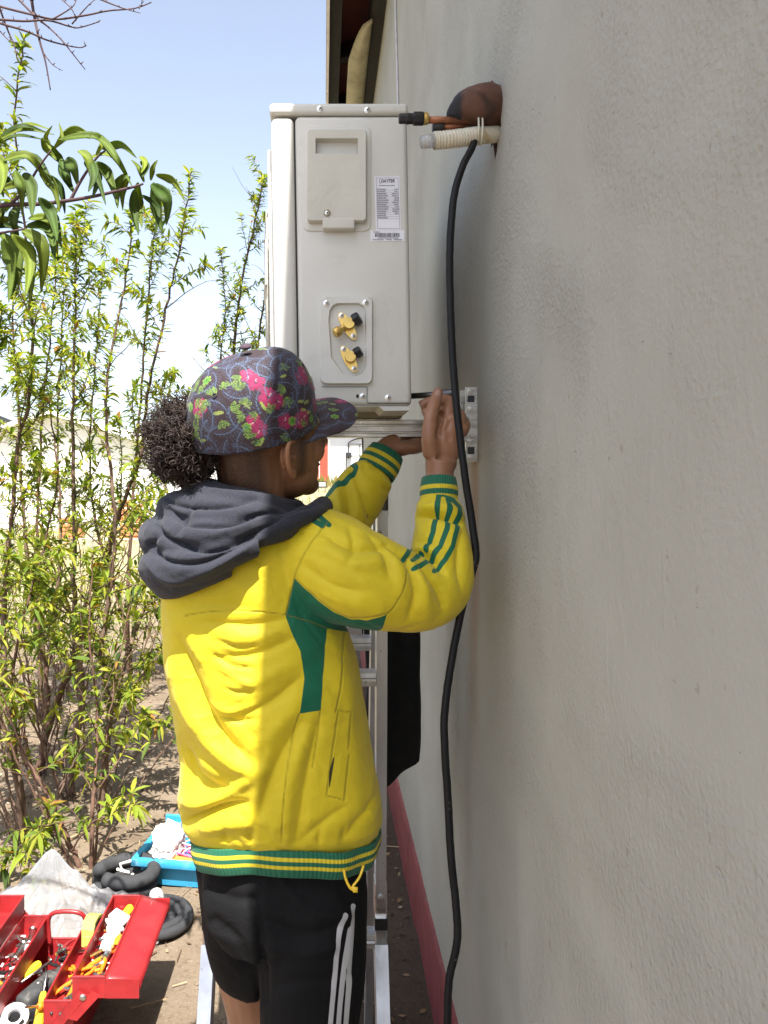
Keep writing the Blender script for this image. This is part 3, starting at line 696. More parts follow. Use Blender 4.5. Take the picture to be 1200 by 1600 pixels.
def text_mesh(body, size, shear_=0):
    cu = bpy.data.curves.new('t', 'FONT'); cu.body = body; cu.size = size; cu.shear = shear_; cu.align_x = 'CENTER'; cu.align_y = 'CENTER'; cu.offset = size * .022
    o = bpy.data.objects.new('t', cu); COL.objects.link(o); dg = bpy.context.evaluated_depsgraph_get(); dg.update()
    me = bpy.data.meshes.new_from_object(o.evaluated_get(dg)); bpy.data.objects.remove(o); return me
me = text_mesh('DAYTER', .0082, .25); v = getv(me); c = P(605.5, 283.3, AY); w = np.zeros_like(v); w[:, 0] = c[0] + v[:, 0] * .82; w[:, 1] = AY - .0013; w[:, 2] = c[2] + v[:, 1]; setv(me, w); link('brand_name', me, M['ink'], lab)
mb = MB(); c = PV(593.8, 283.3, AY); A = []
for i in range(9):
    a = R(100 + 160 * i / 8); A.append([(c.x + .0062 * math.cos(a) * .62 + .002, AY - .0013, c.z + .0052 * math.sin(a)), (c.x + .0048 * math.cos(a) * .62 + .002, AY - .0013, c.z + .0048 * math.sin(a))])
mb.grid(np.array(A)); mb.build('brand_mark', M['ink'], lab)

# ------------------------------------------------------------------ wall bracket
br = thing('wall_bracket', 'galvanised steel bracket arm and slotted plate bolted to wall', 'bracket', P(735, 680, 1.66))
za, zb = P(0, 655.5, 1.60)[2], P(0, 683, 1.60)[2]; hh = za - zb
prof = [(1.640, zb), (1.640, za), (1.602, za), (1.600, za - .06 * hh), (1.600, za - .24 * hh), (1.604, za - .28 * hh), (1.604, za - .36 * hh), (1.5985, za - .40 * hh), (1.5985, za - .68 * hh), (1.603, za - .72 * hh), (1.603, za - .78 * hh), (1.5995, za - .82 * hh), (1.5995, zb + .03 * hh), (1.602, zb)]
mb = MB(); mb.prism([(-.14, y, z) for y, z in prof], (.425, 0, 0)); arm = mb.build('arm', M['galv'], br)
px0, px1 = .2855, XW - .0005; zt, zl = P(0, 607, 1.63)[2], P(0, 722, 1.63)[2]
mb = MB(); mb.box(px1 - .004, px1, 1.605, 1.668, zl, zt); mb.box(px0, px1 - .004, 1.605, 1.609, zl, zt); mb.box(px0, px1 - .004, 1.664, 1.668, zl, zt); mb.build('wall_plate', M['galv'], br)
for py0, py1 in ((620, 630), (699, 710)):
    mb = MB(); mb.rbox(px0 + .004, px1 - .006, 1.6035, 1.606, P(0, py1, 1.63)[2], P(0, py0, 1.63)[2], .001, 2); mb.build('slot', M['slot'], br)
for py in (614, 640, 690, 715):
    mb = MB(); mb.lathe([(.0065, 0), (.0065, .005), (.0035, .005), (.0035, .010), (.0001, .0101)], (px0 + .010, 1.605, P(0, py, 1.63)[2]), (0, -1, 0), 6); mb.build('bolt', M['galv'], br)
mb = MB(); o = P(733, 668, 1.62)
for k in range(3): mb.lathe([(.010 - .002 * k, 0), (.010 - .002 * k, .006)], (.288 - .012 * k, 1.60, o[2] + .010 - .012 * k), (-1, -.3, 0), 6)
mb.prism([(.287, 1.6, o[2] + .03), (.287, 1.6, o[2] - .03), (.262, 1.6, o[2] - .018), (.262, 1.6, o[2] + .01)], (0, .006, 0)); mb.build('fixing_bolt', M['steel'], br, angle=30)
# ------------------------------------------------------------------ pipes coming out of the wall
pb = thing('pipe_bundle', 'brown taped refrigerant pipe bundle sticking out of broken wall hole', 'pipes', P(775, 190, 1.43))
mb = MB(); path = [(800, 172, 1.43, .030), (785, 172, 1.425, .036), (768, 170, 1.42, .040), (750, 170, 1.415, .041), (732, 174, 1.41, .036), (718, 180, 1.405, .027), (709, 186, 1.40, .020), (703, 190, 1.40, .012)]
sp = spline(path, 6); mb.tube([P(a, b, c) for a, b, c, d in sp], [d for *_, d in sp], 24); me = mb.mesh('w'); v = getv(me); nrm = getn(me)
dd = np.array([.0050 * mnoise.noise(Vector(p) * 30) + .0010 * mnoise.noise(Vector(p) * 110) for p in v]); v += nrm * dd[:, None]; v[:, 2] = np.where(v[:, 2] < P(0, 188, 1.41)[2], P(0, 188, 1.41)[2] - (P(0, 188, 1.41)[2] - v[:, 2]) * .62, v[:, 2])
setv(me, v); link('tape_wrap', me, M['wrap'], pb, smooth=True)
mb = MB(); mb.tube([P(735, 188, 1.40), P(664, 187.5, 1.385)], .0062, 14); mb.build('copper_pipe', M['copper'], pb, smooth=True)
def fitting(x0, x1, py, Y, k=1):
    o = PV(x1, py, Y); d = (PV(x0, py, Y) - o); ln = d.length
    mb = MB(); mb.lathe([(.0085 * k, -.006), (.0105 * k, -.003), (.0105 * k, .002), (.0085 * k, .003)], o, d, 18, 1)
    mb.lathe([(.0115 * k, .003), (.0122 * k, .005), (.0122 * k, ln * .42), (.0095 * k, ln * .46), (.0095 * k, ln * .56), (.0100 * k, ln * .6), (.0100 * k, ln * .7), (.0092 * k, ln * .73), (.0092 * k, ln * .95), (.0075 * k, ln), (.0001, ln + .0001)], o, d, 8)
    mb.build('flare_nut', [M['black_plastic'], M['brass']], pb, angle=25)
fitting(623, 664, 185.5, 1.385)
mb = MB(); mb.tube([P(730, 196, 1.41), P(692, 199, 1.40)], .0075, 14); mb.build('copper_pipe', M['copper'], pb, smooth=True)
mb = MB(); o = PV(692, 199, 1.40); mb.lathe([(.0105, 0), (.0108, .002), (.0108, .014), (.009, .018), (.0001, .0181)], o, (-1, 0, 0), 16); mb.build('cap', M['black_plastic'], pb, angle=35)
dh = thing('drain_hose', 'white corrugated drain hose lying under the taped pipes', 'hose', P(780, 215, 1.42))
pts = spline([(792, 208, 1.44), (770, 210, 1.42), (740, 213, 1.40), (710, 217, 1.39), (678, 220, 1.385)], 24); n_ = len(pts)
mb = MB(); mb.tube([P(*p) for p in pts], [.0148 + (.0011 * math.sin(i * 1.9)) * (1 if i > n_ * .45 else .35) for i in range(n_)], 20); mb.build('ribbed_tube', M['drain'], dh, smooth=True)
mb = MB(); mb.tube([P(680, 220, 1.385), P(659, 222, 1.38)], [.0118, .0112], 18); mb.build('hose_end', M['drain_clear'], dh, smooth=True)
mb = MB(); b0 = PV(751, 190, 1.385)
for k in range(2):
    o = PV(745 + k * 6, 211, 1.402); mb.tube([o + Vector((0, .018 * math.cos(a), .002 + .0185 * math.sin(a) + (.012 if math.sin(a) > 0 else 0))) for a in np.linspace(0, 2 * math.pi, 24, endpoint=False)], .0018, 6, closed=True)
mb.build('cable_tie', M['drain'], dh, smooth=True)
cp = [(742, 216, 1.40), (737, 232, 1.385), (722, 262, 1.37), (709, 310, 1.36), (703, 390, 1.35), (704, 480, 1.345), (708, 570, 1.335), (715, 650, 1.325), (726, 740, 1.315), (738, 820, 1.31), (743.5, 866, 1.305), (738, 893, 1.30), (722, 950, 1.29), (706, 1030, 1.285), (695, 1110, 1.28), (695, 1170, 1.275), (700, 1250, 1.27), (704, 1330, 1.265), (711, 1400, 1.26), (715, 1455, 1.255), (711, 1490, 1.255), (702, 1530, 1.255), (699, 1590, 1.255), (700, 1680, 1.26), (704, 1800, 1.27)]
sp = spline(cp, 8); pts = [P(*p) for p in sp]; pts += [(pts[-1][0] + .002, 1.28, .2), (pts[-1][0], 1.3, .06), (pts[-1][0] - .03, 1.34, .012), (pts[-1][0] - .1, 1.45, .010)]
rk = random.Random(4); pts = [Vector(p) + Vector((rk.uniform(-1, 1), rk.uniform(-1, 1), 0)) * .00025 for p in pts]
mb = MB(); mb.tube(pts, .0063, 14)
for k in (84, 85, 128, 129, 161): mb.tube([pts[k] + Vector((-.001, -.0022, .004)), pts[k] + Vector((.001, -.0024, -.003))], [.0032, .0045], 6, 1)
tag(mb.build('black_cable', [M['cable'], M['scuff']], smooth=True), 'thick black cable hanging down beside the beige wall', 'cable')
# tool in the right hand
sw = thing('ratchet_spanner', 'dark steel spanner held between thumb and finger by the bracket', 'spanner', P(676, 616, 1.47))
a, b = PV(640, 619, 1.50), PV(706, 615, 1.452); d = (b - a).normalized()
mb = MB(); mb.tube([a, b], .0055, 12); mb.build('shaft', M['steel_dark'], sw, smooth=True)
mb = MB(); mb.lathe([(.0075, -.022), (.009, -.02), (.009, .002), (.0075, .006), (.0001, .0061)], b, d, 16); mb.build('socket', M['steel_dark'], sw, angle=35)

# ------------------------------------------------------------------ ladder
ld = thing('folding_ladder', 'hinged aluminium folding ladder standing in front of the man', 'ladder', (-.06, 1.6, 0))
XL, XR = -.232, .117
def rail(x, a, b, w=.021, d=.055, s=1):
    """one stile: a boxed channel between two (y,z) ends, web facing outwards"""
    (ya, za_), (yb, zb_) = a, b; A = Vector((x, ya, za_)); B = Vector((x, yb, zb_)); u = (B - A).normalized(); n = u.cross(Vector((1, 0, 0))).normalized()
    mb = MB(); X = Vector((1, 0, 0)); prof = [(-w / 2, -d / 2), (w / 2, -d / 2), (w / 2, -d / 2 + .004), (w / 2 - .003, -d / 2 + .006), (w / 2 - .003, d / 2 - .006), (w / 2, d / 2 - .004), (w / 2, d / 2), (-w / 2, d / 2)]
    mb.prism([A + X * (p * s) + n * q for p, q in prof], B - A); return mb.build('rail', M['alu'], ld)
def hinge(x, y, z):
    mb = MB(); mb.lathe([(.03, -.012), (.032, -.010), (.032, .010), (.03, .012)], (x, y, z), (1, 0, 0), 20)
    h = mb.build('hinge', M['steel'], ld, angle=30)
    for s in (-1, 1):
        mb = MB(); mb.rbox(x - .0125, x + .0125, y - .026, y + .02, z + s * .045 - .034, z + s * .045 + .034, .003, 2); mb.build('hinge_plate', M['steel'], h)
        mb = MB(); mb.lathe([(.006, 0), (.006, .004), (.003, .005)], (x, y - .026, z + s * .055), (0, -1, 0), 10); mb.build('rivet', M['alu'], h, smooth=True)
    mb = MB(); mb.box(x - .0128, x + .0128, y - .0335, y + .01, z - .011, z + .011); mb.build('lock_bar', M['black_plastic'], h)
zt = 1.385; zh = P(0, 1425, 1.66)[2]; zf = .02
top = (1.60, zt); hg = (1.645, zh); ft = (1.40, zf)
for x in (XL, XR):
    rail(x, top, (hg[0], zh + .05), s=1 if x > 0 else -1); rail(x, (hg[0] - .012, zh - .05), ft, .026, .06, 1 if x > 0 else -1); hinge(x, *hg)
    rail(x - .004 if x > 0 else x + .004, (1.68, zt), (2.02, .02), .019, .05, 1 if x > 0 else -1)
    mb = MB(); mb.rbox(x - .018, x + .018, ft[0] - .035, ft[0] + .035, 0, .03, .006, 2); mb.build('rubber_foot', M['black_plastic'], ld)
    mb = MB(); mb.rbox(x - .018, x + .018, 1.985, 2.055, 0, .03, .006, 2); mb.build('rubber_foot', M['black_plastic'], ld)
    mb = MB(); mb.rbox(x - .013, x + .013, 1.59, 1.69, zt - .02, zt + .035, .006, 2); mb.build('hinge_plate', M['steel_dark'], ld)
def rung(y, z, w=.034):
    mb = MB(); h = .0145; mb.prism([(XL + .011, y - w / 2, z - h), (XL + .011, y + w / 2, z - h), (XL + .011, y + w / 2, z + h - .003), (XL + .011, y + w / 2 - .004, z + h), (XL + .011, y + w * .25, z + h - .003), (XL + .011, y, z + h), (XL + .011, y - w * .25, z + h - .003), (XL + .011, y - w / 2 + .004, z + h), (XL + .011, y - w / 2, z + h - .003), (XL + .011, y - w / 2 - .001, z + .003), (XL + .011, y - w / 2 + .001, z), (XL + .011, y - w / 2 - .001, z - .004)], (XR - XL - .022, 0, 0)); mb.build('rung', M['alu'], ld)
for py in (1058,): rung(1.62, P(0, py, 1.62)[2])
for z in (1.31, .80): rung(1.615 if z > 1 else 1.63, z)
for z in (P(0, 1490, 1.58)[2], .14): rung(1.40 + (hg[0] - .012 - 1.40) * (z - .02) / (zh - .07), z)
for z in (P(0, 1003, 1.76)[2], .80, .52, .24): rung(1.68 + .34 * (zt - z) / (zt - .02), z)
# black jacket hanging on the far side of the ladder
bj = thing('hanging_black_cloth', 'black cloth hanging between the ladder and the wall', 'cloth', P(620, 1200, 1.9))
A = []
for i in range(30):
    u = i / 29; row = []
    for j in range(36):
        w = j / 35; a = w * 2 * math.pi; py = 880 + u * (1205 - 880) - (28 * math.cos(a - .3)) * u * (1 if True else 0)
        rx = .068 * (1 + .10 * math.sin(3 * a + u * 3)) * (1 - .12 * (1 - u)); cx = P(604, 0, 1.9)[0] + .012 * math.sin(u * 3)
        row.append((cx + rx * math.cos(a) + .004 * math.sin(9 * u + 5 * a), 1.9 + .05 * math.sin(a) + .01 * math.sin(4 * a), P(0, py, 1.9)[2]))
    A.append(row)
A = np.array(A); A = np.concatenate([A, A[:, :1]], 1); mb = MB(); mb.grid(A); mb.add([tuple(A[0].mean(0) + np.array([0, 0, .05]))] + [tuple(p) for p in A[0]], [(0, i + 1, i + 2) for i in range(A.shape[1] - 1)])
mb.build('cloth_body', M['black_cloth'], bj, smooth=True)
mb = MB(); mb.tube([(.085, 1.80, 1.17), (.10, 1.85, 1.24), (.12, 1.9, 1.22), (.13, 1.9, 1.14)], .012, 8); mb.build('strap', M['black_cloth'], bj, smooth=True)
# ------------------------------------------------------------------ the man at work
man = thing('person', 'man in yellow and green track jacket, floral cap and black shorts', 'person', (-.07, 1.36, 0))
HO = Vector((-.098, 1.300, 1.498))
MH = Matrix.Translation(HO) @ Matrix.Rotation(R(35), 4, 'Z') @ Matrix.Rotation(R(-12), 4, 'Y') @ Matrix.Rotation(R(13), 4, 'X')
MC = Matrix.Translation(HO) @ Matrix.Rotation(R(31), 4, 'Z') @ Matrix.Rotation(R(-18), 4, 'Y') @ Matrix.Rotation(R(18), 4, 'X') @ Matrix.Translation((-.006, 0, .034))
def hl(*p): return MH @ Vector(p)
def ring_loft(mb, rings, n=40, ex=2.3):
    """closed loft of superellipse rings (cx, cy, z, a, b)"""
    vs = []
    for cx, cy, z, a, b in rings:
        for j in range(n):
            q = 2 * math.pi * j / n; c, s = math.cos(q), math.sin(q)
            vs.append((cx + a * math.copysign(abs(c) ** (2 / ex), c), cy + b * math.copysign(abs(s) ** (2 / ex), s), z))
    k = len(rings); fs = [(i * n + j, i * n + (j + 1) % n, (i + 1) * n + (j + 1) % n, (i + 1) * n + j) for i in range(k - 1) for j in range(n)]
    fs.append(tuple(range(n))); fs.append(tuple((k - 1) * n + n - 1 - j for j in range(n))); mb.add(vs, fs)
def limb(mb, pts, n=18, k=6, flat=None):
    sp = spline(pts, k); mb.tube([p[:3] for p in sp], [p[3] for p in sp], n, flat=flat)
def PR(px, py, Y, r): return (*P(px, py, Y), r)

# --- body: one continuous skin
mb = MB()
mb.ellip((-.012, 0, .058), (.096, .074, .088), MH); mb.ellip((.035, 0, .0), (.062, .064, .085), MH); mb.ellip((.045, 0, -.05), (.052, .054, .046), MH)
mb.ellip((.082, 0, -.082), (.022, .024, .018), MH); mb.ellip((.066, 0, .034), (.030, .052, .018), MH); mb.ellip((.07, -.032, -.012), (.026, .024, .026), MH); mb.ellip((.07, .032, -.012), (.026, .024, .026), MH)
mb.tube([hl(.098, 0, .032), hl(.108, 0, .012), hl(.119, 0, -.012), hl(.105, 0, -.022)], [.007, .009, .0125, .010], 12)
for s in (-1, 1): mb.ellip((.106, s * .012, -.016), (.011, .008, .008), MH, 12, 8)
mb.ellip((.096, 0, -.046), (.010, .022, .005), MH, 14, 8); mb.ellip((.093, 0, -.057), (.010, .019, .0055), MH, 14, 8)
for s in (-1, 1):     # ears: dished disc with a rolled rim and lobe
    ME = MH @ Matrix.Translation((-.004, s * .077, -.002)) @ Matrix.Rotation(s * R(-24), 4, 'Z') @ Matrix.Rotation(R(-10), 4, 'Y')
    mb.ellip((0, -s * .004, 0), (.014, .0045, .024), ME, 14, 10)
    mb.tube([ME @ Vector((.010 * math.sin(a) * -1.6 + .002, s * .009, .030 * math.cos(a))) for a in np.linspace(-.6, 2.9, 14)], .0046, 8); mb.tube([ME @ Vector((.010 * math.sin(a) * -.8 + .003, s * .004, .018 * math.cos(a))) for a in np.linspace(.2, 2.7, 10)], .0032, 8); mb.ellip((.002, s * .004, -.027), (.009, .005, .010), ME, 10, 8)
    mb.ellip((.013, s * .003, -.004), (.004, .005, .007), ME, 8, 6)
limb(mb, [(*hl(-.03, 0, .02), .058), (*hl(-.025, 0, -.045), .056), (-.118, 1.31, 1.40, .056), (-.122, 1.32, 1.33, .07)], 20)
ring_loft(mb, [(-.12, 1.33, 1.36, .07, .06), (-.12, 1.33, 1.30, .13, .08), (-.11, 1.33, 1.15, .12, .085), (-.08, 1.33, .95, .11, .08), (-.065, 1.335, .83, .10, .06), (-.065, 1.34, .74, .09, .06)], 24)
limb(mb, [PR(470, 880, 1.31, .05), PR(560, 905, 1.27, .046), PR(672, 925, 1.29, .040), PR(690, 870, 1.33, .037), PR(688, 800, 1.36, .030), PR(687, 748, 1.375, .0245), PR(688, 722, 1.38, .0265)], 18)
limb(mb, [PR(440, 850, 1.42, .05), PR(500, 845, 1.50, .045), PR(545, 805, 1.53, .04), PR(580, 745, 1.56, .033), PR(606, 703, 1.575, .0255), PR(622, 697, 1.58, .024)], 18)
# right hand: back of the hand to us, thumb up the left side, fingers closing round the spanner
for a in ((690, 724, 1.383, .027, .018, .022), (691, 700, 1.385, .034, .0185, .032), (694, 676, 1.388, .0365, .0175, .030), (676, 700, 1.376, .016, .015, .030)): mb.ellip(P(*a[:3]), a[3:], None, 18, 12)
FR = [[(693, 664, 1.390, .0120), (702, 642, 1.400, .0108), (702, 626, 1.432, .0098), (680, 624, 1.470, .0092), (656, 634, 1.480, .0085)],
      [(704, 662, 1.39, .0118), (711, 647, 1.410, .0108), (708, 638, 1.447, .0100), (680, 640, 1.475, .0092), (661, 648, 1.478, .0086)],
      [(714, 667, 1.39, .0116), (720, 653, 1.412, .0106), (712, 646, 1.448, .0098), (690, 653, 1.478, .0090), (670, 656, 1.476, .0084)],
      [(721, 676, 1.39, .0112), (727, 664, 1.412, .0098), (720, 660, 1.445, .0088), (700, 664, 1.468, .0080), (684, 668, 1.468, .0074)]]
for f in FR: limb(mb, [PR(*p) for p in f], 12, 5); mb.ellip(P(f[0][0] + 2, f[0][1] - 6, f[0][2] - .004), (.0118, .0105, .0105), None, 10, 8)
limb(mb, [PR(674, 712, 1.374, .0150), PR(671, 684, 1.368, .0142), PR(672, 658, 1.370, .0118), PR(677, 637, 1.380, .0118), PR(683, 618, 1.398, .0100), PR(685, 610, 1.408, .0080)], 14, 6)
# left hand: palm up under the bracket arm, fingers hooked up behind it
mb.ellip(P(640, 699, 1.585), (.034, .036, .0145), None, 18, 10); mb.ellip(P(628, 700, 1.575), (.024, .026, .016), None, 14, 10)
for i, x in enumerate((652, 643, 634, 626)): limb(mb, [(*P(x, 697, 1.605)[:1], 1.605, P(x, 697, 1.605)[2], .0105), (P(x + 4, 0, 1.64)[0], 1.645, zb - .012, .0100), (P(x + 6, 0, 1.66)[0], 1.658, zb + .008, .0092), (P(x + 6, 0, 1.66)[0], 1.656, zb + .028 - .003 * i, .0084)], 10, 4)
limb(mb, [PR(630, 700, 1.57, .0125), PR(645, 694, 1.572, .0115), PR(656, 690, 1.576, .0100)], 10, 4)
# legs and ankles
limb(mb, [(-.03, 1.34, .80, .055), (-.018, 1.31, .62, .064), (-.015, 1.30, .48, .055), (-.01, 1.33, .34, .05), (-.005, 1.345, .18, .036), (0, 1.345, .08, .036)], 20)
limb(mb, [(-.11, 1.35, .80, .055), (-.128, 1.41, .62, .064), (-.118, 1.425, .50, .054), (-.113, 1.44, .40, .049), (-.105, 1.455, .24, .038), (-.10, 1.46, .08, .036)], 20)
for fx_, fy_ in ((0, 1.345), (-.10, 1.46)): mb.ellip((fx_ + .045, fy_ + .03, .055), (.10, .042, .038), Matrix.Translation((fx_, fy_, 0)) @ Matrix.Rotation(R(30), 4, 'Z') @ Matrix.Translation((-fx_, -fy_, 0)), 16, 10)
me = union(mb, .0024, 5); v = getv(me); px = topx(v); iv = np.array(MH.inverted()); loc = (np.c_[v, np.ones(len(v))] @ iv.T)[:, :3]
# creases at knuckles and joints of the right hand
ins = (v[:, 1] < 1.50) & (v[:, 2] > 1.45) & (v[:, 0] > .13); nn = getn(me)
for line, w, a in (([(697, 672), (703, 660)], 3.2, -.0022), ([(684, 682), (689, 664), (691, 646)], 3.2, -.0045), ([(684, 672), (690, 655)], 2.0, -.003), ([(671, 658), (679, 660)], 1.5, -.0008), ([(674, 641), (684, 642)], 1.5, -.0008), ([(668, 738), (708, 738)], 2.5, -.0006), ([(707, 690), (709, 668)], 4, .0012), ([(694, 690), (696, 666)], 4, .0012)):
    d, _ = dseg(px, line); v += nn * (np.exp(-(d / w) ** 2) * a * ins)[:, None]
setv(me, v)
side = np.clip((np.abs(loc[:, 1]) - .030) / .02, 0, 1); st = np.zeros(len(v)); hd = loc[:, 2] > -.14
near = np.exp(-((loc[:, 0] - .034) / .012) ** 2) * np.clip((loc[:, 2] + .055) / .02, 0, 1) * np.clip((.06 - loc[:, 2]) / .01, 0, 1) * side
nape = np.clip((-.012 - loc[:, 0]) / .03, 0, 1) * np.clip((loc[:, 2] + .085) / .03, 0, 1) * (np.abs(loc[:, 1]) < .072)
jaw = np.clip((-loc[:, 2] - .045) / .03, 0, 1) * np.clip((loc[:, 0] - .0) / .03, 0, 1) * .38 + np.exp(-(((loc[:, 2] + .040) / .007) ** 2)) * (loc[:, 0] > .09) * .5
st = np.clip(np.maximum.reduce([near, nape, jaw]), 0, 1) * hd * (np.linalg.norm(loc, axis=1) < .2); fattr(me, 'stubble', st)
pale = np.clip(1 - np.hypot((px[:, 0] - 684) / 5.5, (px[:, 1] - 613.5) / 6.5), 0, 1) * (v[:, 1] < 1.42) * (v[:, 2] > 1.55) * 2.2
for cx_, cy_ in ((658, 635), (662, 648)): pale = np.maximum(pale, np.clip(1 - np.hypot((px[:, 0] - cx_) / 6, (px[:, 1] - cy_) / 5), 0, 1) * (v[:, 0] > .12) * (v[:, 2] > 1.52) * (v[:, 1] > 1.44) * .9)
fattr(me, 'pale', np.clip(pale, 0, 1)); body = link('body', me, M['skin'], man, smooth=True)
for s in (-1, 1):
    mb = MB(); mb.ellip((.083, s * .031, .014), (.0125, .0125, .0125), MH, 16, 12); e = mb.build('eye', M['eye'], body, smooth=True)
    mb = MB(); mb.ellip((.0915, s * .031, .014), (.0045, .006, .006), MH, 12, 8); mb.build('iris', M['iris'], e, smooth=True)
for fx_, fy_ in ((0, 1.345), (-.10, 1.46)):
    Mf = Matrix.Translation((fx_, fy_, 0)) @ Matrix.Rotation(R(30), 4, 'Z')
    mb = MB(); mb.rbox(-.055, .165, -.046, .046, .004, .03, .012, 3, 0, Mf); sh = mb.build('shoe', M['sole'], man, smooth=True)
    mb = MB(); mb.ellip((.05, 0, .06), (.11, .047, .048), Mf, 20, 12); mb.ellip((-.01, 0, .08), (.05, .044, .045), Mf, 16, 10); mb.build('upper', M['shoe'], sh, smooth=True)

# --- jacket
def TR(py, l, r, b, Y=1.33): return ((l + r) / 2 * Y / F - VX * Y / F, Y, H + (VY - py) * Y / F, (r - l) / 2 * Y / F, b)
mb = MB()
ring_loft(mb, [TR(796, 352, 462, .05), TR(815, 312, 486, .075), TR(840, 280, 500, .098), TR(875, 260, 508, .113), TR(930, 253, 515, .12), TR(985, 255, 545, .122), TR(1050, 263, 563, .120), TR(1120, 273, 574, .117), TR(1190, 281, 586, .113), TR(1245, 280, 596, .109), TR(1280, 284, 597, .100), TR(1300, 296, 590, .086), TR(1316, 306, 582, .076)], 48, 2.35)
limb(mb, [PR(455, 868, 1.335, .085), PR(505, 880, 1.295, .088), PR(560, 903, 1.262, .080), PR(620, 922, 1.265, .067), PR(662, 928, 1.285, .0585), PR(686, 908, 1.305, .0560), PR(689, 862, 1.325, .0520), PR(687, 825, 1.345, .0440), PR(686, 799, 1.36, .0415), PR(686, 786, 1.368, .036)], 24)
mb.ellip(P(700, 905, 1.31), (.032, .04, .055), None, 14, 10)
limb(mb, [PR(420, 868, 1.40, .075), PR(480, 855, 1.49, .07), PR(532, 815, 1.53, .056), PR(562, 770, 1.55, .0520), PR(577, 749, 1.56, .0470), PR(584, 738, 1.565, .040)], 20)
me = union(mb, .0029, 9)
v = getv(me); nn = getn(me); px = topx(v); nearside = (v[:, 1] < 1.415); facing = np.clip(-nn[:, 1] * 1.6, 0, 1)
right_arm = nearside & (px[:, 0] > 470)
FOLDS = [  # cloth folds: line on the cloth, half width, height, in photo pixels / metres
 ([(446, 968), (390, 976), (320, 972)], 9, -.0045), ([(444, 984), (400, 996), (350, 998)], 10, .004), ([(455, 1000), (400, 1022), (340, 1028)], 10, -.0045), ([(465, 1030), (410, 1062), (350, 1078)], 12, .004), ([(468, 1060), (420, 1100), (370, 1120)], 11, -.005),
 ([(474, 1090), (430, 1140), (385, 1180)], 13, .0045), ([(278, 1000), (302, 1060), (328, 1120), (356, 1160), (385, 1182)], 13, -.009), ([(262, 1030), (285, 1090), (320, 1150), (375, 1200), (420, 1205)], 14, .011), ([(286, 1170), (298, 1212), (330, 1234), (362, 1230)], 17, -.013), ([(284, 1248), (310, 1256), (350, 1240), (392, 1218)], 11, .011), ([(340, 1000), (370, 1012), (398, 1010)], 5, -.003), ([(330, 1022), (362, 1040), (395, 1044)], 5, -.0035), ([(345, 1046), (372, 1062), (396, 1070)], 5, .003), ([(350, 1075), (372, 1082), (394, 1080)], 5, -.003), ([(330, 1105), (365, 1112), (400, 1104)], 7, .005), ([(345, 1122), (372, 1128), (402, 1124)], 5, -.004), ([(300, 1010), (322, 1050)], 6, .003), ([(425, 1160), (405, 1230), (385, 1300)], 9, .004),
 ([(292, 1284), (318, 1272), (350, 1262), (385, 1256)], 8, -.010), ([(312, 1298), (345, 1290), (400, 1284)], 13, .008), ([(470, 1130), (430, 1200), (400, 1290)], 13, -.0055), ([(485, 1130), (455, 1215), (430, 1300)], 13, .0045), ([(500, 1120), (478, 1220), (462, 1318)], 10, -.004),
 ([(455, 1240), (448, 1318)], 8, .003), ([(540, 1260), (500, 1290), (470, 1315)], 8, -.003), ([(590, 1240), (560, 1285), (540, 1312)], 9, -.004), ([(520, 1000), (545, 1100), (560, 1240)], 14, .0035), ([(545, 1255), (575, 1270), (590, 1290)], 9, .004), ([(350, 1300), (356, 1318)], 7, -.003), ([(390, 1302), (394, 1322)], 7, -.003), ([(500, 1300), (498, 1320)], 6, -.003), ([(540, 1295), (536, 1315)], 6, -.003),
 ([(350, 900), (400, 930), (440, 945)], 18, .003), ([(275, 950), (330, 945), (400, 950)], 10, -.002),
 ([(512, 838), (555, 858), (605, 852)], 8, -.006), ([(505, 856), (550, 880), (600, 880)], 10, .005), ([(545, 822), (552, 850), (545, 880)], 7, -.004), ([(575, 835), (600, 862), (610, 900)], 8, -.005), ([(590, 845), (622, 880), (628, 925)], 9, .005), ([(605, 850), (638, 882), (650, 925), (640, 965)], 7, -.006), ([(640, 880), (664, 915), (668, 960)], 9, .0055), ([(655, 880), (686, 920), (695, 955)], 7, -.006), ([(490, 905), (540, 940), (590, 955)], 14, .004), ([(470, 880), (520, 915), (570, 925)], 11, -.004),
 ([(632, 870), (655, 868), (675, 875), (694, 896)], 5.5, -.007), ([(640, 858), (668, 856), (700, 866)], 7, .005), ([(628, 850), (650, 846), (690, 850)], 6, -.003),
 ([(640, 812), (664, 804), (688, 806), (720, 818)], 5, -.0105), ([(644, 794), (670, 789), (700, 794), (722, 806)], 8, .0065), ([(646, 784), (664, 782), (674, 786)], 4, -.005), ([(640, 828), (680, 822), (716, 832)], 9, .003), ([(722, 830), (716, 870), (722, 920)], 7, -.004)]
LF = [([(552, 738), (566, 768), (580, 812)], 6, -.005), ([(570, 735), (592, 752), (604, 765)], 5, -.0045), ([(560, 728), (584, 742), (606, 760)], 6, .004), ([(540, 755), (548, 795), (540, 830)], 8, -.0045), ([(528, 762), (532, 800)], 7, .004), ([(556, 705), (575, 730)], 6, .004)]
dsp = np.zeros(len(v))
for line, w, a in FOLDS:
    d, tt = dseg(px, spline(line, 5)); taper = .25 + .75 * np.sin(math.pi * np.clip(tt, .02, .98)) ** .6
    dsp += (np.exp(-(d / w) ** 2) * 1.0 + (.75 * np.exp(-(d / (w * .38)) ** 1.3) if a < 0 else 0)) * a * taper * nearside * facing
for line, w, a in LF:
    d, tt = dseg(px, spline(line, 5)); dsp += np.exp(-(d / w) ** 2) * a * 1.4 * (v[:, 1] > 1.44) * facing
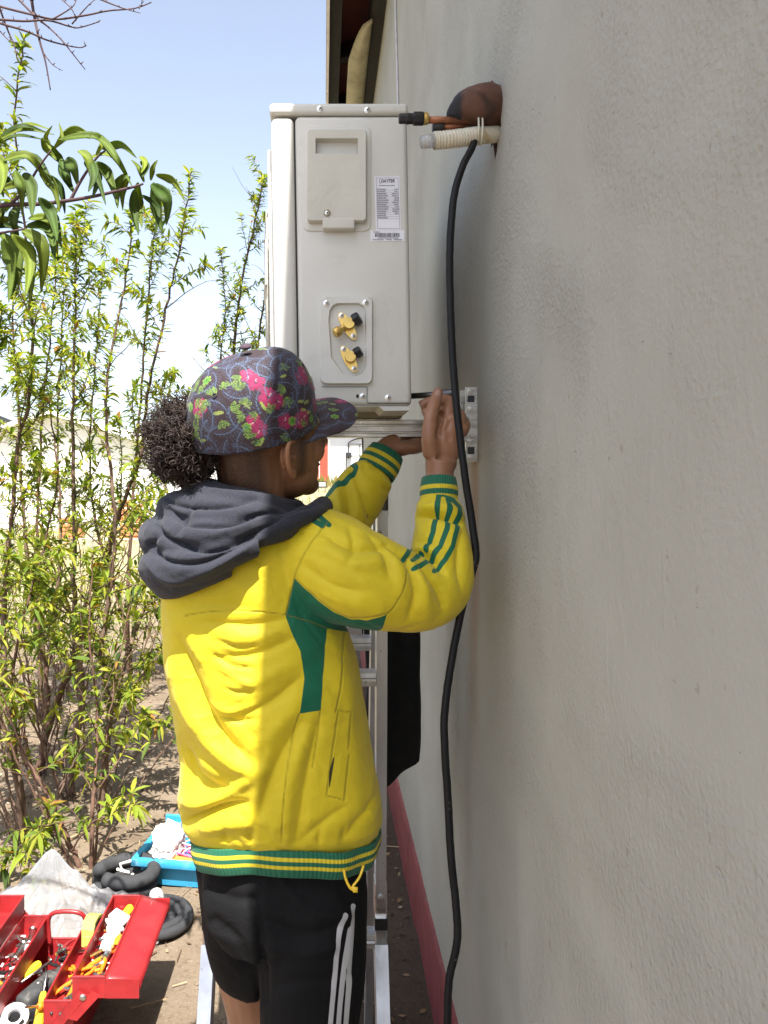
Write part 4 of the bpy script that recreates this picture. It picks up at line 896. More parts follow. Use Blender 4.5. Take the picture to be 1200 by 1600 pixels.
ns = np.array([mnoise.noise((p[0] * 16, p[1] * 16, p[2] * 9)) * .0024 + mnoise.noise((p[0] * 40 + 7, p[1] * 40, p[2] * 30)) * .0009 - max(0, .16 - abs(mnoise.noise((p[0] * 9 + 3, p[1] * 9, p[2] * 15 + p[0] * 8)))) * .009 for p in v])
v += nn * (dsp + ns)[:, None]; setv(me, v)
# green panels and sleeve stripes, positive inside
g = np.full(len(v), -50.0); nz = v[:, 1] < 1.42
PANEL = [(460, 903), (478, 922), (497, 938), (522, 957), (546, 967), (572, 969), (604, 959), (597, 984), (567, 992), (536, 986), (511, 982), (501, 1110), (468, 1115), (476, 1060), (469, 1017), (454, 985), (446, 960)]
g = np.maximum(g, np.where(nz & (nn[:, 1] < .55), sdpoly(px, PANEL), -50))
def stripe(line, w, mask):
    global g
    d, _ = dseg(px, line); g = np.maximum(g, np.where(mask, w - d, -50))
fa = nz & (nn[:, 1] < .35)
for ln in ([(686, 768), (683, 800), (677, 832), (668, 852), (667, 860)], [(700, 778), (701, 800), (698, 828), (687, 856), (674, 872), (662, 880), (648, 888)], [(686, 770), (704, 774), (716, 793), (715, 816), (708, 853), (696, 874), (680, 891)], [(640, 859), (634, 871)], [(657, 865), (646, 874)]): stripe(ln, 4.0, fa)
for ln in ([(456, 800), (478, 815)], [(484, 809), (504, 822)], [(499, 806), (514, 820)]): stripe(ln, 4.2, nz & (v[:, 2] > 1.34))
lm = v[:, 1] > 1.44
for ln in ([(578, 688), (560, 697), (550, 708), (549, 724), (556, 730)], [(557, 732), (545, 745), (522, 765)], [(530, 754), (512, 774)], [(515, 758), (505, 772)]): stripe(ln, 3.8, lm)
fattr(me, 'green', g)
sm = np.full(len(v), 30.0)
for ln in ([(512, 816), (488, 845), (470, 875), (460, 903), (447, 960)], [(447, 961), (480, 970), (511, 982)], [(468, 1115), (453, 1175), (444, 1250), (440, 1318)], [(501, 1110), (497, 1150), (489, 1200)], [(538, 988), (530, 1080), (524, 1112)], [(528, 1112), (520, 1170), (511, 1244), (538, 1250), (544, 1180)], [(528, 1110), (546, 1113), (543, 1170)], [(638, 868), (632, 915), (618, 945), (603, 960)], [(447, 961), (400, 956), (340, 955), (290, 962)], [(460, 903), (497, 936), (546, 965), (603, 958)]):
    d, _ = dseg(px, ln if ln[0][0] == 528 else spline(ln, 5)); sm = np.minimum(sm, np.where(nz & (nn[:, 1] < .5), d, 30))
fattr(me, 'seam', sm)
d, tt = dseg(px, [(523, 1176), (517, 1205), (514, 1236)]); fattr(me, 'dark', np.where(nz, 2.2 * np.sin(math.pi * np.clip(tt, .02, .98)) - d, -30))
jk = link('jacket', me, M['jacket'], man, smooth=True)

def stripes_attr(me, tv, bands, ribv):
    gr = np.full(len(tv), -1.0)
    for a, b in bands: gr = np.maximum(gr, np.minimum(tv - a, b - tv))
    fattr(me, 'green', gr); fattr(me, 'rib', ribv)
def knit_band(name, cen, bands, nrib, nv=22, nu=120, thick=.0035):
    """ribbed cuff or waistband; cen(u_angle, v) gives the surface point"""
    A = np.array([[cen(2 * math.pi * i / nu, j / nv) for j in range(nv + 1)] for i in range(nu)])
    mb = MB(); mb.grid(A, closed_u=True); me = mb.mesh(name, clean=False)
    tv = np.tile(np.arange(nv + 1) / nv, nu); rv = np.repeat(np.arange(nu) / nu * 2 * math.pi * nrib, nv + 1); stripes_attr(me, tv, bands, rv)
    bm = bmesh.new(); bm.from_mesh(me); bmesh.ops.recalc_face_normals(bm, faces=bm.faces); bm.to_mesh(me); bm.free()
    me2 = evaluated(me, [('SOLIDIFY', dict(thickness=thick, offset=-1))]); return link(name, me2, M['rib'], jk, smooth=True)
def hemp(a, v_):
    l, r, b = (297 + 9 * v_, 592 - 6 * v_, .096 - .003 * v_); Y = 1.33; py = 1300 + 40 * v_; cx, cy, z, aa, bb = TR(py, l, r, b)
    bul = .004 * math.sin(math.pi * v_); c, s = math.cos(a), math.sin(a); ex = 2 / 2.35
    wob = .003 * math.sin(5 * a + 1) + .002 * math.sin(11 * a)
    return (cx + (aa + bul + wob) * math.copysign(abs(c) ** ex, c), cy + (bb + bul + wob) * math.copysign(abs(s) ** ex, s), z + .010 * max(0, -s) + .004 * math.sin(3 * a + .6))
knit_band('hem_band', hemp, ((-.1, .22), (.36, .52), (.66, 1.1)), 150, 24, 240)
def cuffp(p0, p1, r0, r1, fl=1.0):
    A0, A1 = Vector(p0), Vector(p1); u = (A1 - A0).normalized(); s1 = u.cross(Vector((0, 1, 0))).normalized(); s2 = u.cross(s1)
    def f(a, v_):
        r = r0 + (r1 - r0) * v_ + .0025 * math.sin(math.pi * v_); p = A0 + (A1 - A0) * v_ + s1 * (r * math.cos(a)) + s2 * (r * fl * math.sin(a)); return tuple(p)
    return f
knit_band('cuff', cuffp(P(686, 788, 1.366), P(685.5, 747, 1.376), .0310, .0292), ((-.1, .10), (.28, .48), (.64, 1.1)), 44)
knit_band('cuff', cuffp(P(586, 738, 1.562), P(605, 706, 1.572), .0400, .0350), ((-.1, .16), (.34, .52), (.70, 1.1)), 44)
# stand-up collar, turned out beside the hood
A = []; cl = spline([(440, 806, 1.235), (465, 802, 1.245), (490, 795, 1.27), (512, 787, 1.31), (516, 786, 1.36)], 8)
for q in cl:
    b = PV(q[0], q[1] + 13, q[2] + .004); tp = PV(q[0], q[1] - 1, q[2]); A.append([tuple(b + (tp - b) * s + Vector((0, -.004 * math.sin(math.pi * s), 0))) for s in np.linspace(0, 1, 8)])
mb = MB(); mb.grid(np.array(A)); me = mb.mesh('c', clean=False); n_ = len(A); tv = np.tile(np.linspace(0, 1, 8), n_)
gq = np.where(tv > .86, 2.0, -2.0); fattr(me, 'green', gq); fattr(me, 'seam', np.full(n_ * 8, 30.)); fattr(me, 'dark', np.full(n_ * 8, -30.))
me = evaluated(me, [('SOLIDIFY', dict(thickness=.003))]); col_o = link('collar', me, M['jacket'], jk, smooth=True)
mb = MB()
for i in range(5):
    for j in range(3):
        c = PV(489 + i * 3.6, 796.5 + j * 3.6 - i * .8, 1.262 + i * .006); mb.box(c.x - .0012, c.x + .0012, c.y - .0062, c.y - .0058, c.z - .0011, c.z + .0011)
mb.build('size_print', M['ink'], col_o)
# drawcord and zip pull under the hem
mb = MB()
for ln in ([(537, 1354, 1.245), (540, 1372, 1.238), (548, 1388, 1.235), (556, 1389, 1.235)], [(568, 1352, 1.25), (562, 1370, 1.24), (552, 1384, 1.235), (550, 1390, 1.235)]): mb.tube([P(*p) for p in spline(ln, 5)], .0022, 6, flat=.6)
mb.rbox(*[c for p in zip(P(551, 1393, 1.236), P(559, 1387, 1.232)) for c in sorted(p)], .0008, 1); zp = mb.build('drawcord', M['yellow_plastic'], jk, smooth=True)

# --- hood lying bunched on the shoulders
mb = MB()
def roll(cx, cy, rx, ry, zf, zbk, r_f, r_b, a0=-math.pi, a1=math.pi, flat=None, n=44, tilt=0):
    pts, rad = [], []
    for i in range(n):
        a = a0 + (a1 - a0) * i / (n - 1 if a1 - a0 < 6.28 else n); t_ = .5 - .5 * math.cos(a)
        pts.append((cx + rx * math.cos(a), cy + ry * math.sin(a), zf + (zbk - zf) * t_ ** .9 + tilt * math.sin(a))); rad.append(r_f + (r_b - r_f) * t_)
    mb.tube(pts, rad, 14, closed=(a1 - a0 > 6.28), flat=flat)
roll(-.125, 1.315, .082, .076, 1.392, 1.425, .020, .028)
roll(-.135, 1.312, .105, .090, 1.385, 1.395, .020, .034)
roll(-.150, 1.305, .115, .102, 1.372, 1.352, .018, .036)
roll(-.155, 1.298, .104, .106, 1.366, 1.302, .016, .038, R(60), R(300))
roll(-.165, 1.292, .082, .085, 1.345, 1.286, .018, .032, R(80), R(285))
mb.ellip((-.185, 1.30, 1.345), (.085, .085, .065)); mb.ellip((-.20, 1.285, 1.300), (.070, .075, .045))
limb(mb, [PR(395, 838, 1.215, .022), PR(440, 818, 1.225, .020), PR(480, 803, 1.25, .017), PR(502, 793, 1.30, .016), PR(505, 790, 1.36, .015)], 12)
me = union(mb, .0030, 6); v = getv(me); nn = getn(me); px = topx(v); fc = np.clip(-nn[:, 1] * 1.4 + .45, 0, 1); dsp = np.zeros(len(v))
for line, w, a in (([(262, 795), (300, 818), (360, 818), (420, 800), (480, 785)], 5.5, -.010), ([(240, 815), (265, 845), (330, 858), (385, 840), (440, 806)], 5.5, -.011), ([(255, 772), (280, 790), (340, 792), (400, 780)], 5, -.007), ([(232, 850), (262, 876), (315, 880), (370, 856), (410, 832)], 5, -.009),
                   ([(225, 870), (255, 905), (300, 908)], 7, .004), ([(250, 790), (246, 830), (228, 862)], 5, -.006), ([(300, 770), (296, 800), (275, 835)], 5, -.005), ([(330, 836), (380, 822), (430, 800)], 7, .005), ([(300, 900), (345, 880), (395, 848)], 6, .004), ([(430, 786), (470, 790), (500, 785)], 3.5, -.004), ([(410, 805), (450, 800), (495, 790)], 3, -.003)):
    d, tt = dseg(px, spline(line, 6)); dsp += np.exp(-(d / (w * .85)) ** 1.5) * a * 1.35 * (.3 + .7 * np.sin(math.pi * np.clip(tt, .02, .98)) ** .5) * fc
ns = np.array([mnoise.noise(Vector(p) * 24) * .0035 for p in v]); v += nn * (dsp + ns)[:, None]; setv(me, v)
link('hood', me, M['hood'], man, smooth=True)

# --- shorts
mb = MB()
ring_loft(mb, [TR(1285, 325, 568, .070), TR(1325, 322, 568, .074), TR(1352, 316, 571, .080), TR(1390, 314, 574, .092), TR(1430, 322, 574, .094), TR(1465, 345, 570, .085)], 40, 2.3)
limb(mb, [PR(484, 1400, 1.33, .092), PR(487, 1470, 1.32, .092), PR(487, 1540, 1.315, .087), PR(484, 1610, 1.31, .080), PR(482, 1690, 1.31, .074)], 28)
limb(mb, [(-.135, 1.36, .80, .082), (-.130, 1.385, .70, .081), (-.122, 1.405, .62, .077), (-.119, 1.418, .585, .070), (-.118, 1.422, .565, .064)], 28)
me = union(mb, .0042, 5); v = getv(me); nn = getn(me); px = topx(v); nz = (v[:, 1] < 1.40); dsp = np.zeros(len(v)); fc = np.clip(-nn[:, 1] * 1.5, 0, 1)
for line, w, a in (([(395, 1410), (402, 1440), (410, 1500), (412, 1560)], 8, -.012), ([(330, 1390), (370, 1405), (400, 1400)], 8, -.005), ([(420, 1440), (470, 1460), (520, 1450)], 9, -.005), ([(415, 1480), (470, 1490), (520, 1480)], 10, .005), ([(440, 1375), (480, 1420), (540, 1430)], 9, .005), ([(430, 1540), (480, 1530), (510, 1535)], 10, -.004), ([(335, 1440), (370, 1470), (385, 1500)], 9, -.005), ([(540, 1400), (560, 1440), (555, 1520)], 8, -.004)):
    d, tt = dseg(px, spline(line, 5)); dsp += np.exp(-(d / w) ** 2) * a * fc
ns = np.array([mnoise.noise((p[0] * 18, p[1] * 18, p[2] * 10)) * .004 for p in v]); v += nn * (dsp + ns)[:, None]; setv(me, v)
wh = np.full(len(v), -40.)
for ln in ([(536, 1429), (528, 1470), (524, 1530), (517, 1600), (515, 1640)], [(546, 1452), (541, 1490), (535, 1545), (530, 1600), (528, 1640)], [(553, 1416), (550, 1450), (547, 1520), (542, 1600), (541, 1640)]):
    d, tt = dseg(px, spline(ln, 4)); wh = np.maximum(wh, np.where(nz, 3.9 - d, -40))
fattr(me, 'white', wh); link('shorts', me, M['shorts'], man, smooth=True)

# --- cap: the printed cloth is drawn onto a fine mesh
def paint_print(v, nrm, seeds, rng):
    base = np.array([.019, .0075, .0125]); col = np.tile(base, (len(v), 1)) * (1 + .15 * np.sin(v[:, :1] * 400))
    def put(mask, c, a=1.0): col[mask] = col[mask] * (1 - a) + np.array(c) * a
    for (c, n, typ, ang, s) in seeds:
        t1 = n.cross(Vector((.3, .2, 1))).normalized(); t2 = n.cross(t1)
        d = v - np.array(c); x = d @ np.array(t1); y = d @ np.array(t2); h = d @ np.array(n)
        ca, sa = math.cos(ang), math.sin(ang); x, y = (x * ca + y * sa) / s, (-x * sa + y * ca) / s
        r = np.hypot(x, y); th = np.arctan2(y, x); ok = (np.abs(h) < .02) & (r < 1.6)
        if typ == 'pink':
            e = .62 + .38 * np.abs(np.cos(2.5 * th)) ** .7; put(ok & (r < e), (.27, .008, .075)); put(ok & (r < e * .55), (.36, .025, .12), .55)
            put(ok & (r < e) & (np.abs(np.sin(2.5 * th)) < .10) & (r > .2), (.16, .004, .05)); put(ok & (r < .17), (.06, .004, .03)); put(ok & (np.abs(y) < .05) & (x > 0) & (x < .45), (.7, .35, .4))
        elif typ == 'green':
            e = .6 + .4 * np.abs(np.cos(3 * th)); put(ok & (r < e), (.085, .25, .02)); put(ok & (r < e) & (r > e * .8), (.25, .38, .06)); put(ok & (r < .2), (.02, .10, .02)); put(ok & (r < e) & (np.abs(np.sin(3 * th)) < .12), (.03, .14, .02))
        elif typ == 'leaf':
            for k in range(3):
                a2 = (k - 1) * .75; xx, yy = x * math.cos(a2) + y * math.sin(a2), -x * math.sin(a2) + y * math.cos(a2); u = (xx + .1) / 1.15
                w = .24 * np.sqrt(np.clip(4 * u * (1 - u), 0, 1)); ins = ok & (u > 0) & (u < 1) & (np.abs(yy) < w); put(ins & (np.abs(yy) > w - .06), (.20, .31, .045)); put(ins & (np.abs(yy) < .03), (.20, .31, .045)); put(ins & (np.abs(yy) <= w - .075) & (np.abs(yy) >= .035), (.03, .09, .03), .7)
        elif typ == 'fern':
            yb = y - .35 * x * x; u = (x + 1) / 2.0; put(ok & (np.abs(yb) < .035) & (u > 0) & (u < 1), (.085, .14, .24))
            w = .42 * np.sqrt(np.clip(u * (1 - u) * 4, 0, 1)); bar = (np.sin((x - np.abs(yb) * .9) * 24) > .45); put(ok & (np.abs(yb) < w) & bar & (u > 0) & (u < 1), (.07, .10, .17), .42)
        elif typ == 'swirl':
            sp_ = np.abs(((r * 3.2 - th / (2 * math.pi)) % 1) - .5); put(ok & (r < .9) & (sp_ < .10), (.06, .085, .19), .8)
        elif typ == 'bud':
            put(ok & (r < .9) & (np.abs(y) < .3 * np.sqrt(np.clip(1 - x * x, 0, 1))), (.27, .32, .08)); put(ok & (np.abs(y) < .05) & (np.abs(x) < .85), (.2, .3, .03))
    f_ = np.array([mnoise.noise((p[0] * 60, p[1] * 60, p[2] * 60)) for p in v]); return np.clip(base + (col - base) * (.78 + .25 * f_[:, None]), 0, 1)
cap = []
def crown_pt(a, t_):
    q = t_ * math.pi / 2; rr_ = math.sin(q) ** .80; zz = math.cos(q) ** .78
    ax = .116 if math.cos(a) < 0 else .102; ex = 1 + .02 * math.cos(6 * a)
    x = ax * rr_ * math.cos(a); y = .0885 * rr_ * math.sin(a); z = .123 * zz
    if math.cos(a) > 0: z += .010 * math.cos(a) ** 2 * math.sin(q * 2) ; x += .006 * math.cos(a) * math.sin(q * 2)
    z += -.012 * (1 if math.cos(a) < 0 else 0) * 0
    s = .0012 * math.exp(-((((a * 6 / (2 * math.pi)) % 1) - .5) ** 2) / .0006); return MC @ Vector((x * (1 - s * 6), y * (1 - s * 6), z - s * .3))
nu, nv_ = 420, 170; A = np.array([[crown_pt(2 * math.pi * i / nu, .012 + .988 * j / (nv_ - 1)) for j in range(nv_)] for i in range(nu)])
mb = MB(); mb.grid(A, closed_u=True); me = mb.mesh('crown', clean=False); cv = getv(me)
rng = random.Random(21); seeds = []; types = ['fern', 'leaf', 'pink', 'fern', 'leaf', 'swirl', 'fern', 'bud', 'leaf', 'fern', 'swirl', 'green', 'fern', 'pink', 'fern', 'leaf', 'fern', 'bud', 'fern']; size = dict(pink=.0155, leaf=.0125, green=.008, fern=.019, swirl=.012, bud=.008)
pool = []
for k in range(9000):
    a = rng.uniform(0, 2 * math.pi); t_ = math.sqrt(rng.uniform(.01, 1)); p = crown_pt(a, t_); typ = types[len(pool) % len(types)]
    if all((p - q[0]).length > (size[typ] + q[1]) * .40 for q in pool): pool.append((p, size[typ], typ, a, t_))
    if len(pool) > 330: break
order = dict(swirl=0, fern=1, leaf=2, bud=3, pink=4, green=5)
rng.shuffle(pool)
for p, s, typ, a, t_ in sorted(pool, key=lambda q: 0 if q[2] == 'pink' else 1):
    e = .02; n_ = (crown_pt(a + e, t_) - crown_pt(a - e, t_)).cross(crown_pt(a, min(1, t_ + e)) - crown_pt(a, max(.01, t_ - e))).normalized(); seeds.append((p, n_, typ, rng.uniform(0, 6.28), s * rng.uniform(.85, 1.15)))
cattr(me, 'print', paint_print(cv, None, seeds, rng))
bm = bmesh.new(); bm.from_mesh(me); bmesh.ops.recalc_face_normals(bm, faces=bm.faces); bm.to_mesh(me); bm.free()
me = evaluated(me, [('SOLIDIFY', dict(thickness=.002, offset=-1))]); cap = link('cap', me, M['cap'], man, smooth=True); cap['label'] = 'dark snapback cap printed with pink flowers and green leaves'
# flat brim
nb_, mb_ = 90, 150; A = []
for i in range(nb_):
    u = i / (nb_ - 1); row = []
    for j in range(mb_):
        w = (j / (mb_ - 1)) * 2 - 1; y = .0865 * w * (1 - .06 * u); xi = .102 * math.sqrt(max(0, 1 - (y / .0885) ** 2)) + .003; xo = .102 + .070 * (max(0, 1 - abs(w) ** 3.2)) ** .55
        x = xi + (max(xo, xi) - xi) * u; row.append(MC @ Vector((x, y, .004 - .016 * w * w + .03 * (x - .1) * 0 - .004 * u)))
    A.append(row)
mb = MB(); mb.grid(np.array(A)); me = mb.mesh('brim', clean=False); bvv = getv(me); seeds = []; nbm = (MC.to_3x3() @ Vector((0, 0, 1))).normalized(); pool = []
for k in range(900):
    i, j = rng.randrange(8, nb_), rng.randrange(5, mb_ - 5); p = Vector(A[i][j]); typ = types[len(pool) % len(types)]
    if all((p - q[0]).length > (size[typ] + q[1]) * .55 for q in pool): pool.append((p, size[typ], typ))
    if len(pool) > 50: break
for p, s, typ in sorted(pool, key=lambda q: order[q[2]]): seeds.append((p, nbm, typ, rng.uniform(0, 6.28), s * .9))
cattr(me, 'print', paint_print(bvv, None, seeds, rng)); me = evaluated(me, [('SOLIDIFY', dict(thickness=.0035, offset=0))]); link('brim', me, M['cap'], cap, smooth=True)
mb = MB(); o = MC @ Vector((0, 0, .1345)); mb.ellip((0, 0, .1355), (.0095, .0095, .0045), MC, 16, 8); me = mb.mesh('b'); cattr(me, 'print', np.tile([.05, .03, .045], (len(me.vertices), 1))); link('button', me, M['cap'], cap, smooth=True)
for k in range(6):
    a = R(30 + 60 * k); p = crown_pt(a, .56); q = crown_pt(a, .58); n_ = (crown_pt(a + .02, .56) - crown_pt(a - .02, .56)).cross(crown_pt(a, .58) - crown_pt(a, .54)).normalized()
    if n_.dot(p - (MC @ Vector((0, 0, .03)))) < 0: n_ = -n_
    mb = MB(); u = n_.cross(Vector((0, 0, 1))).normalized(); w = n_.cross(u)
    mb.tube([p + n_ * .0008 + (u * math.cos(b) + w * math.sin(b)) * .0032 for b in np.linspace(0, 6.283, 14, endpoint=False)], .0011, 6, closed=True); mb.lathe([(.0028, 0), (.0028, .0006)], p + n_ * .0001, n_, 12, 1); mb.build('eyelet', [M['black_plastic'], M['slot']], cap, smooth=True)
# white embroidery on the front panel
mb = MB(); G = []
for i in range(12):
    row = []
    for j in range(8):
        a = R(-26) + R(20) * j / 7; t_ = .70 + .13 * i / 11; p = crown_pt(a, t_); c0 = MC @ Vector((0, 0, .03)); row.append(p + (p - c0).normalized() * .0022)
    G.append(row)
mb.grid(np.array(G)); me = evaluated(mb.mesh('e'), [('SOLIDIFY', dict(thickness=.002, offset=-1))]); link('embroidery', me, M['white_thread'], cap, smooth=True)

# --- hair: a big curly puff pulled out behind the cap
hc = PV(292, 690, 1.27); mb = MB(); mb.ellip(hc, (.044,.046,.046)); mb.ellip(hc + Vector((.035, .01, .002)), (.04, .045, .040)); rg = random.Random(5); hs = .93
for k in range(2600):
    z = rg.uniform(-1, 1); a = rg.uniform(0, 2 * math.pi); s = math.sqrt(1 - z * z); d = Vector((s * math.cos(a), s * math.sin(a), z))
    lump = .93 + .30 * mnoise.noise(d * 2.4 + Vector((4, 1, 2))) + .10 * mnoise.noise(d * 6); base = hc + Vector((d.x * .050, d.y * .054, d.z * .056)) * lump * rg.uniform(.82, 1.06)
    if d.x > .75: continue
    ax = (d + Vector((rg.uniform(-.7, .7), rg.uniform(-.7, .7), rg.uniform(-.9, .5)))).normalized(); u = ax.cross(Vector((rg.random(), rg.random(), rg.random()))).normalized(); w = ax.cross(u)
    cr = rg.uniform(.0028, .0075); turns = rg.uniform(.7, 2.2); ln = rg.uniform(.010, .032); ph = rg.uniform(0, 6.28); n_ = int(turns * 8)
    pts = [base + ax * (ln * i / n_) + (u * math.cos(ph + turns * 6.283 * i / n_) + w * math.sin(ph + turns * 6.283 * i / n_)) * cr for i in range(n_ + 1)]
    mb.tube(pts, [.0008 * (1 - .5 * i / n_) + .0003 for i in range(n_ + 1)], 3, caps=False)
for k in range(420):   # flyaway strands
    d = Vector((rg.uniform(-1, .3), rg.uniform(-1, .6), rg.uniform(-1, 1))).normalized(); p = hc + Vector((d.x * .055, d.y * .06, d.z * .06)); pts = []
    for i in range(7): pts.append(p.copy()); d = (d + Vector((rg.uniform(-.6, .6), rg.uniform(-.6, .6), rg.uniform(-.6, .6)))).normalized(); p = p + d * rg.uniform(.003, .006)
    mb.tube(pts, .00045, 3, caps=False)
mb.build('hair', M['hair'], man, smooth=True, clean=False)
# ------------------------------------------------------------------ peach thicket
LEAF = np.array([(0, 0, 0), (.30, -.5, .16), (.30, 0, 0), (.30, .5, .16), (.66, -.42, .12), (.66, 0, -.02), (.66, .42, .12), (1, 0, -.02)])
LF_ = [(0, 2, 1), (0, 3, 2), (1, 2, 5, 4), (2, 3, 6, 5), (4, 5, 7), (5, 6, 7)]
def leaf_cloud(items, rng):
    """items: (pos, direction, length, width, droop, tint) -> one mesh of folded, curved leaves"""
    V, C = [], []
    for p, d, ln, w, droop, tint in items:
        d = d.normalized(); s = d.cross(Vector((0, 0, 1)))
        if s.length < .05: s = Vector((1, 0, 0))
        s.normalize(); s = (s + Vector((rng.uniform(-.5, .5), rng.uniform(-.5, .5), rng.uniform(-.5, .5)))).normalized(); n = s.cross(d).normalized()
        for x, y, z in LEAF:
            V.append(p + d * (ln * (x - .12 * droop * x * x)) + s * (w * y) + n * (w * z * 1.2) + Vector((0, 0, -droop * ln * x * x * .55)))
        C += [tint] * 8
    me = bpy.data.meshes.new('leaves'); fs = [tuple(i + 8 * k for i in f) for k in range(len(items)) for f in LF_]
    me.from_pydata([tuple(v) for v in V], [], fs); cattr(me, 'tint', np.array(C)); return me
def tint(rng, dark=0):
    k = rng.random()
    if k < .30: c = (.36, .37, .045)
    elif k < .66: c = (.24, .31, .035)
    elif k < .88: c = (.13, .20, .028)
    elif k < .91: c = (.30, .16, .04)
    else: c = (.055, .095, .022)
    f = rng.uniform(.85, 1.3); return tuple(x * f for x in c)
def rnd(rng, s=1): return Vector((rng.uniform(-1, 1), rng.uniform(-1, 1), rng.uniform(-1, 1))) * s
def grow(rng, pts, r0, r1, wood, leaves, dens, leafy_from=.35, twig=.30, ltype=1.0, ntw=None, bare=.25, lk=1.0):
    """a stem with side shoots; pts are (x,y,z)"""
    sp = [Vector(p) for p in spline(pts, 7)]; n = len(sp)
    for i in range(1, n - 1): sp[i] += rnd(rng, .005)
    rad = [r0 + (r1 - r0) * (i / (n - 1)) ** .8 for i in range(n)]; wood.tube(sp, rad, 7 if r0 > .01 else 5)
    ln = sum((sp[i + 1] - sp[i]).length for i in range(n - 1))
    ntw = ntw if ntw is not None else int(ln * dens * 5.6)
    shoots = [(sp, leafy_from)]
    for k in range(ntw):
        f = rng.uniform(leafy_from * .8, .97); i = min(n - 2, int(f * (n - 1))); p = sp[i]; t_ = (sp[i + 1] - sp[i]).normalized()
        a = rng.uniform(0, 6.283); side = Vector((math.cos(a), math.sin(a), 0)); d = (t_ * rng.uniform(.3, 1.0) + side * rng.uniform(.5, 1.0)).normalized(); L_ = twig * rng.uniform(.35, 1.25) * (1.15 - .5 * f)
        q = [p]
        for j in range(5): d = (d + rnd(rng, .20) + Vector((0, 0, .10 - .07 * j))).normalized(); q.append(q[-1] + d * L_ / 5)
        wood.tube(q, [max(.0012, rad[i] * .35) * (1 - .75 * j / 5) + .0006 for j in range(6)], 4)
        if rng.random() > bare: shoots.append((q, .12))
    for q, lf in shoots:
        m = len(q); L_ = sum((q[i + 1] - q[i]).length for i in range(m - 1)); cnt = int(L_ * (1 - lf) * 62 * dens * lk) + int(5 * lk); a = rng.uniform(0, 6.28)
        for k in range(cnt):
            f = lf + (1 - lf) * (1 - (1 - rng.random()) ** 1.35); f = min(.999, f) if k > 4 else .985; x = f * (m - 1); i = min(m - 2, int(x)); p = q[i].lerp(q[i + 1], x - i); t_ = (q[i + 1] - q[i]).normalized()
            a += 2.4; u = t_.cross(Vector((.3, .1, 1)));  u = u.normalized() if u.length > .05 else Vector((1, 0, 0)); w = t_.cross(u); d = (u * math.cos(a) + w * math.sin(a)) * rng.uniform(.6, 1) + t_ * rng.uniform(.15, .7)
            l_ = (.028 + .054 * rng.random() ** 1.2) * ltype; leaves.append((p, d, l_, l_ * rng.uniform(.17, .29), rng.uniform(.1, 1.0), tint(rng)))
def tree(name, label, base, stems, seed, dens=1.0, shoots=6, r0=.017, spread=.5, hts=(.5, 1.6), group='peach saplings in the thicket', leafy=.33, twig=.44, low=()):
    rng = random.Random(seed); bx, by = base; Yb = F * H / (by - VY); b = P(bx, by, Yb); b = (b[0], b[1], -.03)
    t_ = thing(name, label, 'tree', (b[0], b[1], 0), group); wood = MB(); lv = []
    for st, k in stems: 
        pts = [b] + [P(*q) for q in st]; grow(rng, pts, r0 * k, .0028, wood, lv, dens * 1.25, leafy, twig, lk=2.3)
    for k in range(shoots):
        a = rng.uniform(0, 6.283); d = Vector((math.cos(a) * spread, math.sin(a) * spread, 1)); hgt = rng.uniform(*hts); q = [Vector(b) + Vector((math.cos(a), math.sin(a), 0)) * .03]
        for j in range(5): d = (d + rnd(rng, .14) + Vector((0, 0, .05))); q.append(q[-1] + d.normalized() * hgt / 5)
        grow(rng, q, r0 * rng.uniform(.22, .4), .0016, wood, lv, dens * .8, .45, .22, ntw=int(hgt * 6), lk=.72, bare=.45)
    for st in low: grow(rng, [P(*q) for q in st], .004, .0015, wood, lv, dens * 1.5, .3, .15, 1.1, ntw=7)
    wood.build('trunk', M['bark_grey'] if seed % 2 else M['bark'], t_, smooth=True, clean=False)
    link('crown', leaf_cloud(lv, rng), M['leaf'], t_); return len(lv)
NL = 0
NL += tree('peach_tree', 'leaning peach sapling at the far left of the thicket', (38, 1310), [([(32, 1240, 3.2), (17, 1133, 3.25), (6, 1040, 3.3), (6, 950, 3.3), (10, 881, 3.3), (19, 809, 3.3), (28, 700, 3.3), (47, 612, 3.25), (50, 512, 3.2), (44, 440, 3.15), (36, 330, 3.1), (22, 180, 3.0), (38, 60, 2.95)], 1.0), ([(20, 1200, 3.1), (-30, 1000, 3.0), (-50, 800, 3.0), (-20, 600, 2.95), (5, 480, 2.95)], .7)], 1, 1.0, 8, low=([(45, 1330, 3.0), (35, 1345, 2.9), (18, 1335, 2.85)],))
NL += tree('peach_tree', 'thin bent sapling rising behind the plastic bag', (128, 1352), [([(112, 1325, 3.0), (85, 1262, 3.02), (58, 1215, 3.05), (32, 1165, 3.1), (20, 1080, 3.1), (38, 960, 3.15), (70, 850, 3.2), (90, 740, 3.2), (75, 620, 3.2)], .75)], 2, .9, 3, low=([(118, 1330, 3.0), (90, 1300, 2.92), (60, 1292, 2.85), (130, 1283, 2.8)], [(110, 1330, 2.98), (140, 1290, 2.9), (180, 1268, 2.85), (212, 1256, 2.82)]))
NL += tree('peach_tree', 'upright peach sapling with tall straight central stem', (108, 1238), [([(118, 1171, 3.67), (128, 1087, 3.7), (122, 1020, 3.7), (116, 930, 3.7), (116, 819, 3.7), (114, 669, 3.7), (117, 544, 3.68), (118, 450, 3.66), (121, 330, 3.6)], 1.25)], 3, 1.15, 7)
